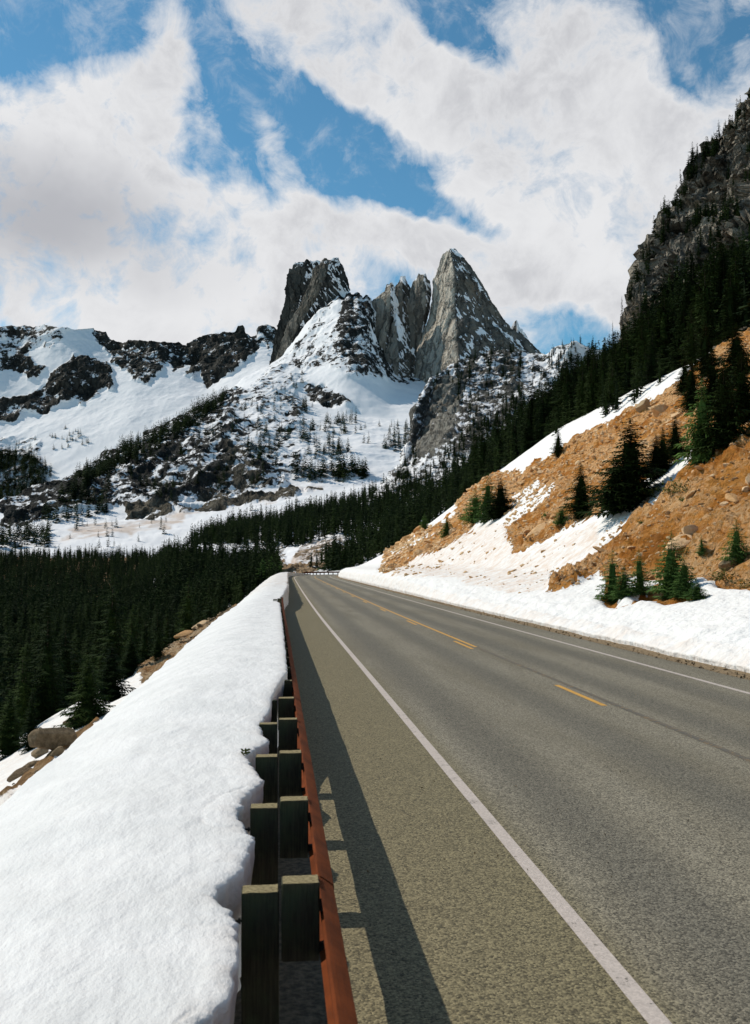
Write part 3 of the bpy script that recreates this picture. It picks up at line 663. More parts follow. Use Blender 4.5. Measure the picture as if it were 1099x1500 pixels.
spire('rock_spire', Zc([(712, 46), (700, 62), (685, 110), (668, 160), (660, 240), (640, 330), (605, 420), (585, 480), (563, 540), (560, 640)]),
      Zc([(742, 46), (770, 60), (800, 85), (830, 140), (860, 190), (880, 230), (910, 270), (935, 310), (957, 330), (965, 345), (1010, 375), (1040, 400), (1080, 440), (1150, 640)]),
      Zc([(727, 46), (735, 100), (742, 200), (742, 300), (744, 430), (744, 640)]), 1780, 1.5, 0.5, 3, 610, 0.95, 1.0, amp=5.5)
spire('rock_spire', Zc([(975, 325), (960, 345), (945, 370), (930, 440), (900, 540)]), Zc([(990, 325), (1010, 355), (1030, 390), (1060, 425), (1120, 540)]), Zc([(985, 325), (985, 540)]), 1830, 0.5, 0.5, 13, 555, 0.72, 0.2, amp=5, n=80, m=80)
# pair on the left
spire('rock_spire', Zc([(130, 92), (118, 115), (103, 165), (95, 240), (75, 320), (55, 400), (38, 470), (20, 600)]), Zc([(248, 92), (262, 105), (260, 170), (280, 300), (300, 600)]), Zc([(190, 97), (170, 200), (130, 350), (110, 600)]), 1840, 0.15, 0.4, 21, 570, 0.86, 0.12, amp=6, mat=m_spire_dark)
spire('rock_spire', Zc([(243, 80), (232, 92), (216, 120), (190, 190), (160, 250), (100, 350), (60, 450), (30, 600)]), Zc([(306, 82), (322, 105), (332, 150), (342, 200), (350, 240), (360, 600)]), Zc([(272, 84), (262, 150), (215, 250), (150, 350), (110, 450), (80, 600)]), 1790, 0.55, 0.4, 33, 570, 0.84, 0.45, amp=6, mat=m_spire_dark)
# middle spires
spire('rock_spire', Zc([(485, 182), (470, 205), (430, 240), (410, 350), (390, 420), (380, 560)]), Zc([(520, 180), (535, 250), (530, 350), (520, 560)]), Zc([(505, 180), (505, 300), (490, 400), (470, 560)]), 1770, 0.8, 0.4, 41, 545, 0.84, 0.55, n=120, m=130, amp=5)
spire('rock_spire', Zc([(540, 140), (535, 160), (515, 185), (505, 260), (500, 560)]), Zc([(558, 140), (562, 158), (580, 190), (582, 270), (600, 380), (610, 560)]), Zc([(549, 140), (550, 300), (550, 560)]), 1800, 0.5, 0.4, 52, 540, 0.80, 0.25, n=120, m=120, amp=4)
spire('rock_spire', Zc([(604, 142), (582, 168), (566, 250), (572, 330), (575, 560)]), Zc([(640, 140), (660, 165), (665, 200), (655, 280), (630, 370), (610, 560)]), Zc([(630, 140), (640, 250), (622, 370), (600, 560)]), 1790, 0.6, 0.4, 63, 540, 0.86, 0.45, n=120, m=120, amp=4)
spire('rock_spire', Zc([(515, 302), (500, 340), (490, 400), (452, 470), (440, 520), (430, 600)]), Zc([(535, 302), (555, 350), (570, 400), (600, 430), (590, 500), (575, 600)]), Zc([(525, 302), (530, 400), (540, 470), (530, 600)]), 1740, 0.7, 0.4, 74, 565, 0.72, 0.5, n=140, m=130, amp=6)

# ------------------------------------------------------------------ granite knoll
xs = np.linspace(380, 1300, 620)
knoll_lines = [
    [(380, 860, 380), (500, 850, 380), (600, 800, 400), (700, 760, 430), (1300, 720, 450)],
    [(380, 850, 450), (500, 800, 500), (560, 760, 560), (620, 710, 640), (700, 660, 680), (800, 640, 700), (1300, 620, 720)],
    [(380, 845, 470), (500, 785, 540), (560, 728, 640), (600, 680, 720), (620, 640, 780), (660, 590, 800), (700, 575, 820), (800, 560, 830), (1300, 560, 850)],
    [(380, 840, 480), (480, 800, 540), (520, 765, 590), (555, 722, 660), (580, 692, 720), (597, 655, 760), (605, 622, 790), (610, 595, 800), (622, 570, 830), (632, 553, 850), (655, 538, 870), (682, 527, 890), (705, 517, 900), (743, 514, 900), (762, 516, 900), (800, 520, 880), (815, 508, 850), (845, 499, 840), (865, 510, 830), (1300, 560, 850)]]
P, nc = layer(knoll_lines, xs, [30, 70, 110], 4)
z3 = [(0.55, [(480, 800), (560, 720), (600, 650), (640, 640), (700, 640), (700, 700), (600, 760), (520, 820)]),
      (0.95, [(612, 660), (622, 610), (640, 560), (668, 548), (684, 560), (672, 600), (668, 640), (640, 665), (618, 672)]),
      (0.70, [(640, 548), (700, 515), (765, 512), (765, 600), (700, 660), (660, 680), (672, 620), (686, 560)]), (0.85, [(600, 660), (608, 600), (625, 565), (632, 575), (618, 620), (608, 665)]),
      (0.45, [(800, 495), (880, 495), (880, 560), (800, 560)])]
rock = zone(P, 0.55, z3, 9, 14, 5); x_, y_, _ = proj(P)
rock = rock * (0.95 + 0.45 * fbm(P / 13, 5)) - 0.16 * sstep(ridged(np.stack([x_ / 22, y_ / 8, x_ * 0], -1), 4), 0.2, .7)
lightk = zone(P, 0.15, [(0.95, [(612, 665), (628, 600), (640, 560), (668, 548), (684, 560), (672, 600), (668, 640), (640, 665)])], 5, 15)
P = with_noise(P, np.clip(rock, 0, 1), 11, 22, 5, 2)
tag(grid('granite_knoll', P, m_knoll, {'rock': rock, 'light': lightk, 'dirty': rock * 0}), kind='structure')
KNOLL = P

# ------------------------------------------------------------------ mid ridge past the bend
xs = np.linspace(200, 640, 420)
mid_lines = [
    [(200, 975, 275), (330, 905, 275), (420, 862, 275), (640, 846, 275)],
    [(200, 960, 300), (330, 880, 300), (400, 850, 303), (430, 837, 305), (640, 836, 310)],
    [(200, 940, 330), (300, 880, 335), (370, 850, 340), (430, 827, 345), (470, 829, 335), (520, 830, 330), (640, 830, 330)],
    [(200, 895, 420), (235, 850, 430), (262, 812, 430), (330, 808, 430), (380, 816, 420), (430, 806, 395), (470, 800, 380), (495, 793, 375), (520, 800, 380), (640, 800, 380)],
    [(200, 850, 600), (240, 815, 640), (300, 792, 680), (340, 776, 700), (400, 764, 720), (470, 752, 740), (520, 738, 750), (560, 722, 760), (600, 705, 760), (640, 690, 760)]]
P, nc = layer(mid_lines, xs, [14, 24, 60, 60], 3)
rock = zone(P, 0.10, [(0.46, [(430, 822), (440, 800), (500, 788), (510, 815), (480, 826)]), (0.9, [(380, 860), (400, 831), (640, 831), (640, 860)]), (0.45, [(380, 800), (420, 795), (420, 830), (380, 830)])], 6, 12)
P = with_noise(P, rock, 5, 14, 2.2, 4)
dirty = zone(P, 0.0, [(0.9, [(425, 826), (440, 800), (500, 786), (515, 820), (490, 836)])], 5, 12)
m_cut = rock_material('road_cut_rock', (0.16, 0.10, 0.05), (0.32, 0.21, 0.12), (0.50, 0.36, 0.22), 4.0, 3)
tag(grid('mid_ridge', P, m_cut, {'rock': rock, 'light': rock * 0 + 0.5, 'dirty': dirty}), kind='structure')
MID = P

# ------------------------------------------------------------------ forested hillside above the scree, on the right
xs = np.linspace(430, 2300, 520)
fl = [
    [(430, 846, 268), (500, 842, 262), (560, 822, 250), (600, 798, 225), (700, 722, 178), (800, 662, 142), (900, 610, 116), (1060, 520, 92), (1300, 390, 68), (2300, 300, 60)],
    [(430, 834, 340), (500, 825, 335), (560, 802, 320), (620, 760, 300), (700, 700, 265), (800, 622, 230), (900, 560, 205), (1060, 465, 180), (1300, 340, 150), (2300, 200, 130)],
    [(430, 828, 440), (500, 817, 430), (560, 792, 420), (620, 748, 400), (680, 704, 380), (740, 658, 355), (790, 606, 330), (850, 566, 320), (900, 548, 320), (940, 528, 310), (1060, 450, 300), (1300, 330, 290), (2300, 150, 260)]]
P, nc = layer(fl, xs, [50, 70], 3)
rock = zone(P, 0.30, [(0.7, [(900, 640), (1200, 400), (1300, 500), (900, 700)])], 10, 12)
P = with_noise(P, rock, 2.5, 14, 1.6, 8)
tag(grid('forested_hillside', P, m_cliff, {'rock': rock + 0.2 * fbm(P / 9, 4), 'light': rock * 0 + 0.3, 'dirty': rock * 0}), kind='structure')
FHILL = P

# ------------------------------------------------------------------ cliff on the right
xs = np.linspace(915, 2000, 620)
csk = [(915, 600), (924, 540), (928, 470), (934, 415), (945, 392), (958, 372), (962, 362), (975, 345), (985, 322), (1000, 290), (1010, 272), (1030, 243), (1050, 212), (1056, 200), (1070, 186), (1086, 168), (1099, 150), (1150, 100), (1300, -60), (2000, -300)]
cliff_lines = [
    [(915, 640, 290), (1000, 590, 260), (1100, 520, 250), (2000, 200, 220)],
    [(915, 620, 300), (940, 500, 320), (1000, 460, 320), (1050, 400, 325), (1100, 330, 330), (1300, 160, 330), (2000, 0, 330)],
    [(915, 610, 310), (936, 450, 345), (960, 420, 350), (1000, 370, 360), (1050, 300, 370), (1100, 240, 380), (1300, 50, 380), (2000, -150, 380)],
    [(x, y, 400) for x, y in csk]]
P, nc = layer(cliff_lines, xs, [50, 90, 110], 3)
rock = 1.0 + 0.25 * fbm(P / 9, 4) - 0.18 * zone(P, 0, [(1, [(900, 560), (1000, 470), (1100, 420), (1100, 560)])], 10, 15)
x_, y_, _ = proj(P)
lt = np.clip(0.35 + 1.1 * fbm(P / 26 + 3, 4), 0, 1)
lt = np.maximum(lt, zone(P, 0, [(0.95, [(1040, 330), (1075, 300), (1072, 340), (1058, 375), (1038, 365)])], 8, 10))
P = with_noise(P, np.clip(rock, 0, 1), 12, 30, 4, 12)
fb = fbm(P / np.array([16, 16, 22.0]) + 4, 4); fc = fbm(P / 6.0 + 14, 3)
P = P + normals(P) * (6.0 * (np.floor(fb * 7) / 7 + .05) + 1.4 * np.floor(fc * 4) / 4 - 1.5)[..., None]
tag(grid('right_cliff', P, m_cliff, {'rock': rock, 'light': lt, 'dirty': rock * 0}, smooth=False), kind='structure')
CLIFF = P

# ------------------------------------------------------------------ valley floor and the ground out to the horizon
xs = np.linspace(-1600, 470, 300)
va = [[(-1600, 0, 22), (470, 0, 22)]]
dist = [14, 40, 80, 130, 200, 300, 420, 560, 700, 820]; zz = [-19, -21, -22, -22, -21, -18, -14, -8, 0, 8]
rows = []
for d_, z_ in zip(np.interp(np.linspace(0, 9, 120), range(10), dist), np.interp(np.linspace(0, 9, 120), range(10), zz)):
    y0 = 827 + (2.55 - z_) * FPX / d_
    rows.append(at(xs, np.full(len(xs), y0), np.full(len(xs), d_)))
P = np.stack(rows, 1)
d2 = np.linalg.norm(P[..., :2], axis=-1)
P[..., 2] += 1.6 * fbm(P / 35, 4) - 2.5 * sstep(xs, 330, 440)[:, None]
tag(grid('valley_floor', P, m_left, {'soil': 0.7 + 0.3 * fbm(P / 12, 4), 'dirty': P[..., 0] * 0}), kind='structure')
VALLEY = P
g = np.linspace(-9000, 9000, 61); GX, GY = np.meshgrid(g, g, indexing='ij')
GP = np.stack([GX, GY, -44 + 0 * GX], -1); GP[..., 2] += 12 * fbm(GP / 900, 3)
tag(grid('ground', GP, m_left, {'soil': GX * 0 + 0.35, 'dirty': GX * 0}), kind='structure')

# ------------------------------------------------------------------ guardrail
def box_me(name, x0, x1, y0, y1, z0, z1, mat, topmat=None, bev=0.006, jit=0.0):
    bm = bmesh.new(); bmesh.ops.create_cube(bm, size=1)
    for v in bm.verts: v.co = Vector((x0 + (v.co.x + .5) * (x1 - x0), y0 + (v.co.y + .5) * (y1 - y0), z0 + (v.co.z + .5) * (z1 - z0)))
    if topmat is not None:
        for f in bm.faces: f.material_index = 1 if f.normal.z > .5 else 0
    bmesh.ops.bevel(bm, geom=bm.edges[:], offset=bev, segments=2, affect='EDGES')
    bmesh.ops.subdivide_edges(bm, edges=[e_ for e_ in bm.edges if e_.calc_length() > 0.1], cuts=3, use_grid_fill=True)
    for v in bm.verts: v.co += Vector((random.uniform(-1, 1), random.uniform(-1, 1), random.uniform(-1, 1))) * jit
    me = bpy.data.meshes.new(name); bm.to_mesh(me); bm.free(); me.materials.append(mat)
    if topmat is not None: me.materials.append(topmat)
    return me
W_PROF = [(0.000, .780), (0.016, .772), (0.046, .752), (0.078, .728), (0.083, .712), (0.081, .690), (0.060, .668), (0.030, .645), (0.008, .630), (0.006, .615),
          (0.008, .600), (0.030, .585), (0.060, .562), (0.081, .540), (0.083, .518), (0.078, .502), (0.046, .462), (0.016, .440), (0.000, .430)]
def beam(parent, s0, s1, lat0, k):
    n = max(3, int((s1 - s0) / 0.4)); s_ = np.linspace(s0, s1, n)
    pr = np.array(W_PROF); off = 0.0035 * (k % 2)
    th = 0.004
    outer = [(lat0 + a + off, z) for a, z in pr]; inner = [(lat0 + a + off - th, z + 0.001) for a, z in pr[::-1]]
    ring = outer + inner; V = []; nr = len(ring)
    rough = 0.004 * np.sin(s_ * 2.1 + k) + 0.003 * np.sin(s_ * 5.3)
    for la, z in ring:
        xy = road_pt(s_, np.full(n, la)); V.append(np.column_stack([xy, z + rough]))
    V = np.stack(V, 1).reshape(-1, 3); Fc = []
    for i in range(n - 1):
        for j in range(nr):
            a = i * nr + j; b = i * nr + (j + 1) % nr; Fc.append((a, b, b + nr, a + nr))
    o = link('rail_beam', mesh_from('rail_beam', V, Fc, m_rust, False), parent)
    return o
rail_root = empty('guardrail', (0, 0, 0)); tag(rail_root, 'rusty steel guardrail on timber posts along the left road edge', 'guardrail')
k = 0; s_ = 2.1
while s_ < 75:
    beam(rail_root, s_ - 0.16, s_ + 3.83 + 0.16, 0.252, k); s_ += 3.83; k += 1
post_meshes, block_meshes = [], []
for k in range(5):
    post_meshes.append(box_me('post', -0.10, 0.10, -0.075, 0.075, -0.35, 0, m_wood, m_woodtop, 0.005, 0.0016))
    block_meshes.append(box_me('blockout', -0.10, 0.10, -0.075, 0.075, -0.36, 0, m_wood, m_woodtop, 0.005, 0.0016))
pm = [box_me('post', -0.102, 0.102, 0, 0.15, -0.95, 0, m_wood, m_woodtop, 0.005, 0.0016) for _ in range(4)]
bmh = [box_me('blockout', -0.104, 0.104, 0, 0.15, -0.42, 0, m_wood, m_woodtop, 0.005, 0.0016) for _ in range(4)]
def bolt_me():
    bm = bmesh.new()
    bmesh.ops.create_cone(bm, cap_ends=True, segments=8, radius1=0.008, radius2=0.008, depth=0.09, matrix=Matrix.Rotation(math.pi / 2, 4, 'Y') @ Matrix.Translation((0, 0, 0)))
    bmesh.ops.create_cone(bm, cap_ends=True, segments=6, radius1=0.018, radius2=0.018, depth=0.014, matrix=Matrix.Translation((0.02, 0, 0)) @ Matrix.Rotation(math.pi / 2, 4, 'Y'))
    me = bpy.data.meshes.new('bolt'); bm.to_mesh(me); bm.free(); me.materials.append(m_steel); return me
bolt_m = bolt_me(); clip_m = box_me('rail_washer', 0, 0.055, -0.02, 0.02, -0.03, 0.03, m_steel, None, 0.003)
rp = np.random.RandomState(3)
for i, tp in enumerate(POST_T[:28]):
    xy = road_pt(tp, 0.0)
    tilt = rp.uniform(-.012, .012, 4); ztop = 0.762 + rp.uniform(-.012, .012)
    p_ = link('post', pm[i % 4], rail_root); p_.location = (xy[0] - 0.080, xy[1], ztop); p_.rotation_euler = (tilt[0], tilt[1], tilt[2])
    b_ = link('blockout', bmh[i % 4], rail_root); b_.location = (xy[0] + 0.142, xy[1] - 0.02, 0.80 + rp.uniform(-.008, .012)); b_.rotation_euler = (tilt[3], tilt[1] * .6, tilt[3])
    if i < 14:
        q_ = link('bolt', bolt_m, p_); q_.location = (-0.135, 0.07, -0.17)
        c1 = link('rail_washer', clip_m, b_); c1.location = (0.104, 0.03, -0.13)
        c2 = link('rail_washer', clip_m, b_); c2.location = (0.104, 0.03, -0.36)
far_root = empty('guardrail', tuple(road_pt(236.0, 0.0)) + (0,)); tag(far_root, 'low brown guardrail crossing behind the far bend of the road', 'guardrail')
bpy.context.view_layer.update()
k = 0; s_ = 236.0; sub = []
def far_local(o):
    o.matrix_parent_inverse = Matrix.Translation(-Vector(far_root.location)); return o
while s_ < 275:
    far_local(beam(far_root, s_ - 0.16, s_ + 3.99, 0.262, k)); s_ += 3.83; k += 1
s_ = 236.4
while s_ < 277:
    xy = road_pt(s_, 0.0); a = road_pt(s_ + .5, 0.0) - xy
    p_ = far_local(link('post', pm[0], far_root)); p_.location = (xy[0] - .03, xy[1] + 0.10, 0.77); p_.rotation_euler = (0, 0, math.atan2(-a[0], a[1]))
    s_ += 1.915

# ------------------------------------------------------------------ trees
rs = np.random.RandomState(21)
def conifer(seed, whorls, nb, detail, rmax=0.17, z0=0.06, ragged=0.3, droop=0.35, pw=0.8):
    """crown of a tree 1 m high: whorls of drooping branches that carry needle sprays"""
    r = np.random.RandomState(seed); V = []; Fc = []
    def tri(a, b, c):
        i = len(V); V.extend([a, b, c]); Fc.append((i, i + 1, i + 2))
    for wi in range(whorls):
        z = z0 + (0.985 - z0) * (wi / (whorls - 1)) ** 0.92
        R = rmax * (1 - (z - z0 * .6)) ** pw * (1 + r.uniform(-ragged, ragged) * 0.6) + 0.006
        if z < z0 + 0.1: R *= 0.75 + r.uniform(0, .3)
        n_ = max(3, int(nb * (0.55 + 0.45 * (1 - z))))
        a0 = r.uniform(0, 6.28)
        for b in range(n_):
            if r.rand() < 0.10: continue
            a = a0 + 6.283 * b / n_ + r.uniform(-.3, .3); L = R * (1 + r.uniform(-ragged, ragged))
            zz_ = z + r.uniform(-.5, .5) * 0.9 / whorls
            ca, sa = math.cos(a), math.sin(a); dr = droop * (1 - 0.75 * z)
            def pt(f, side=0.0, dz=0.0):
                return np.array([ca * L * f - sa * side, sa * L * f + ca * side, zz_ - dr * L * f * (1.25 - 0.55 * f) + dz + 0.02 * (1 - f) * 0])
            if detail == 0:
                wd = L * r.uniform(.30, .5)
                tri(pt(0.0, 0, 0.02), pt(.75, wd, -.02), pt(1.0)); tri(pt(0.0, 0, 0.02), pt(1.0), pt(.75, -wd, -.02))
            elif detail == 1:
                for f in (0.30, 0.58, 0.82):
                    wd = L * 0.42 * (1.15 - f) * r.uniform(.7, 1.3)
                    for sg in (-1, 1):
                        tri(pt(f - .24, 0, .004), pt(f + .16, 0, .002), pt(f + .12, sg * wd, -0.018 * r.uniform(.2, 1.4)))
                tri(pt(.72, .008), pt(1.05), pt(.72, -.008))
                tri(pt(.2, 0), pt(.6, 0), pt(.4, 0, -L * .2))
            else:
                nn = max(4, int(8 * (L / rmax) ** .6))
                for k_ in range(nn):
                    f = (k_ + .6) / nn; wd = L * 0.60 * (1.15 - f) * r.uniform(.6, 1.25); hw = 1.0 / nn
                    for sg in (-1, 1):
                        dz = -L * 0.10 * r.uniform(0, 1.6); base = f - hw * .6
                        tri(pt(base, 0, .003), pt(base + hw, 0, .002), pt(f + .18, sg * wd, dz))
                        if k_ % 2 == 0:
                            tri(pt(f, sg * wd * .35, dz * .4), pt(f + .06, sg * wd * .6, dz * .6), pt(f + .10, sg * wd * .45, dz - L * .07))
                tri(pt(.75, .006), pt(1.04), pt(.75, -.006))
    if detail > 0:   # added inner core that blocks light through the crown
        ns = 9; zs = [z0 + .03, z0 + .12, .35, .55, .72]
        ring = []
        for z in zs:
            R = rmax * (1 - (z - z0 * .6)) ** pw * (.40 if detail > 1 else .24); ring.append([np.array([R * r.uniform(.3, 1.3) * math.cos(6.283 * j / ns), R * r.uniform(.3, 1.3) * math.sin(6.283 * j / ns), z + r.uniform(-.03, .02)]) for j in range(ns)])
        for a_, b_ in zip(ring[:-1], ring[1:]):
            for j in range(ns): tri(a_[j], a_[(j + 1) % ns], b_[j]); tri(a_[(j + 1) % ns], b_[(j + 1) % ns], b_[j])
    tri(np.array([-.008, 0, .93]), np.array([.008, 0, .93]), np.array([0, 0, 1.0])); tri(np.array([0, -.008, .93]), np.array([0, .008, .93]), np.array([0, 0, 1.0]))
    return np.array(V), np.array(Fc)
def trunk(h0=0.9, r0=0.016, sides=6):
    V, Fc = [], []
    for k_, z in enumerate((-0.03, 0.15, 0.5, h0)):
        rr = r0 * (1 - 0.92 * max(0, z) / h0)
        for j in range(sides): V.append((rr * math.cos(6.283 * j / sides), rr * math.sin(6.283 * j / sides), z))
    for k_ in range(3):
        for j in range(sides): a = k_ * sides + j; b = k_ * sides + (j + 1) % sides; Fc.append((a, b, b + sides, a + sides))
    return np.array(V), np.array(Fc)
def crown_me(mat, *a, **k): V, Fc = conifer(*a, **k); return mesh_from('crown', V, Fc, mat, False)
HI_FOREST = [crown_me(m_needle, s, 42, 8, 2, r, z0, .4, .45, p) for s, r, z0, p in ((21, .16, .08, .8), (22, .13, .14, .7), (23, .19, .05, .85), (24, .11, .2, .6))]
tv, tf = trunk(); trunk_me = mesh_from('trunk', tv, tf, m_bark)
HI_DARK = [crown_me(m_needle, s, 44, 10, 2, r, .02, .35, .35, .75) for s, r in ((1, .22), (2, .19), (3, .25))]
HI_YOUNG = [crown_me(m_young_lit, s, 32, 9, 2, r, .0, .35, .10, .75) for s, r in ((11, .32), (12, .27), (13, .38))]
MIDS = [crown_me(m_needle, s, 24, 6, 1, r, z0, .4, .4, p) for s, r, z0, p in ((4, .17, .08, .8), (5, .14, .12, .7), (6, .20, .05, .85), (7, .115, .15, .6), (8, .165, .06, .9))]
MIDS_YOUNG_LIT = [crown_me(m_young_lit, s, 20, 7, 1, r, .03, .4, .2, .8) for s, r in ((9, .24), (10, .2))]
def full_proto(name, mat, seed, wh, nb, det, r, z0, rag, dr, pw):
    V, Fc = conifer(seed, wh, nb, det, r, z0, rag, dr, pw)
    me = mesh_from(name, V, Fc, mat, False); return bpy.data.objects.new(name, me)
FAR_P = [full_proto('far_conifer', m_needle_far, 30 + i, 12, 6, 0, (.24, .19, .27, .16)[i], .03, .35, .35, (.85, .7, .9, .6)[i]) for i in range(4)]
MID_P = [full_proto('mid_conifer', m_needle_far, 40 + i, 20, 6, 1, (.17, .14, .19, .11)[i], .07, .4, .4, (.85, .7, .9, .6)[i]) for i in range(4)]
# bare burnt-looking snags
def snag_proto(seed):
    r = np.random.RandomState(seed); V, Fc = trunk(1.0, 0.02, 5); V = list(map(tuple, V)); F3 = [(a, b, c) for a, b, c, d in Fc] + [(a, c, d) for a, b, c, d in Fc]
    for k_ in range(46):
        z = .25 + .72 * k_ / 46; a = r.uniform(0, 6.28); L = .09 * (1.1 - z) + .01
        i = len(V); V += [(0, 0, z), (0, 0, z + .012), (L * math.cos(a), L * math.sin(a), z - L * .4)]; F3.append((i, i + 1, i + 2))
        i = len(V); V += [(L * .3 * math.cos(a), L * .3 * math.sin(a), z - .01), (L * .9 * math.cos(a + .3), L * .9 * math.sin(a + .3), z - .03), (L * .7 * math.cos(a - .2), L * .7 * math.sin(a - .2), z - .025)]; F3.append((i, i + 1, i + 2))
    return bpy.data.objects.new('snag', mesh_from('snag', np.array(V), np.array(F3), m_bark, False))
SNAG_P = [snag_proto(61), snag_proto(62)]

def scatter(name, pts, scl, rot, idx, protos):
    """one object whose geometry nodes place the prototypes on its points"""
    pts = np.asarray(pts, np.float32); me = bpy.data.meshes.new(name); me.vertices.add(len(pts)); me.vertices.foreach_set('co', pts.ravel())
    for nm, ty, ar in (('scl', 'FLOAT_VECTOR', scl), ('rot', 'FLOAT_VECTOR', rot)):
        a = me.attributes.new(nm, ty, 'POINT'); a.data.foreach_set('vector', np.asarray(ar, np.float32).ravel())
    a = me.attributes.new('pick', 'INT', 'POINT'); a.data.foreach_set('value', np.asarray(idx, np.int32))
    o = link(name, me)
    ng = bpy.data.node_groups.new(name, 'GeometryNodeTree')
    ng.interface.new_socket('Geometry', in_out='INPUT', socket_type='NodeSocketGeometry'); ng.interface.new_socket('Geometry', in_out='OUTPUT', socket_type='NodeSocketGeometry')
    N = ng.nodes; gi = N.new('NodeGroupInput'); go = N.new('NodeGroupOutput'); ip = N.new('GeometryNodeInstanceOnPoints'); gti = N.new('GeometryNodeGeometryToInstance')
    for pr in reversed(protos):
        oi = N.new('GeometryNodeObjectInfo'); oi.inputs['Object'].default_value = pr; oi.inputs['As Instance'].default_value = False
        g2 = N.new('GeometryNodeGeometryToInstance'); ng.links.new(oi.outputs['Geometry'], g2.inputs[0])
        if pr is protos[-1]: jn = N.new('GeometryNodeJoinGeometry')
        ng.links.new(g2.outputs[0], jn.inputs[0])
    N.remove(gti)
    def na(nm, dt):
        n = N.new('GeometryNodeInputNamedAttribute'); n.data_type = dt; n.inputs[0].default_value = nm; return n.outputs['Attribute']
    ng.links.new(gi.outputs[0], ip.inputs['Points']); ng.links.new(jn.outputs[0], ip.inputs['Instance']); ip.inputs['Pick Instance'].default_value = True
    ng.links.new(na('pick', 'INT'), ip.inputs['Instance Index']); ng.links.new(na('rot', 'FLOAT_VECTOR'), ip.inputs['Rotation']); ng.links.new(na('scl', 'FLOAT_VECTOR'), ip.inputs['Scale'])
    ng.links.new(ip.outputs[0], go.inputs[0])
    md = o.modifiers.new('scatter', 'NODES'); md.node_group = ng
    return o

def sample(P, polys, n, rows=None, minpx=None, dens=None):
    """random ground points of a surface whose picture position falls in the given outlines"""
    G = P if rows is None else P[:, rows[0]:rows[1]]
    i = rs.uniform(0, G.shape[0] - 1.001, n * 30); j = rs.uniform(0, G.shape[1] - 1.001, n * 30)
    i0 = i.astype(int); j0 = j.astype(int); fi = (i - i0)[:, None]; fj = (j - j0)[:, None]
    pt = (G[i0, j0] * (1 - fi) * (1 - fj) + G[i0 + 1, j0] * fi * (1 - fj) + G[i0, j0 + 1] * (1 - fi) * fj + G[i0 + 1, j0 + 1] * fi * fj)
    x, y, d = proj(pt); ok = np.zeros(len(x), bool)
    for pl in polys: ok |= inpoly(x, y, pl)
    ok &= d > 1
    pt = pt[ok]
    if dens is not None: pt = pt[dens(pt) > rs.uniform(0, 1, len(pt))]
    return pt[:n]
def spot(P, px, py):
    hit = None
    for nm in (('left_embankment', 'snowbank') if P is LEFT else ('roadside_hillside',)):
        r = Vector(at(px, py, 1.0) - EYE).normalized()
        ok, lo, _, _ = bpy.data.objects[nm].ray_cast(Vector(EYE), r)
        if ok and (hit is None or (lo - Vector(EYE)).length < (hit - Vector(EYE)).length): hit = lo
    if hit is not None: return np.array(hit)
    x, y, d = proj(P); c = (x - px) ** 2 + (y - py) ** 2 + np.where(d < 1, 1e9, 0); k_ = np.argmin(c); return P.reshape(-1, 3)[k_]

bpy.context.view_layer.update()
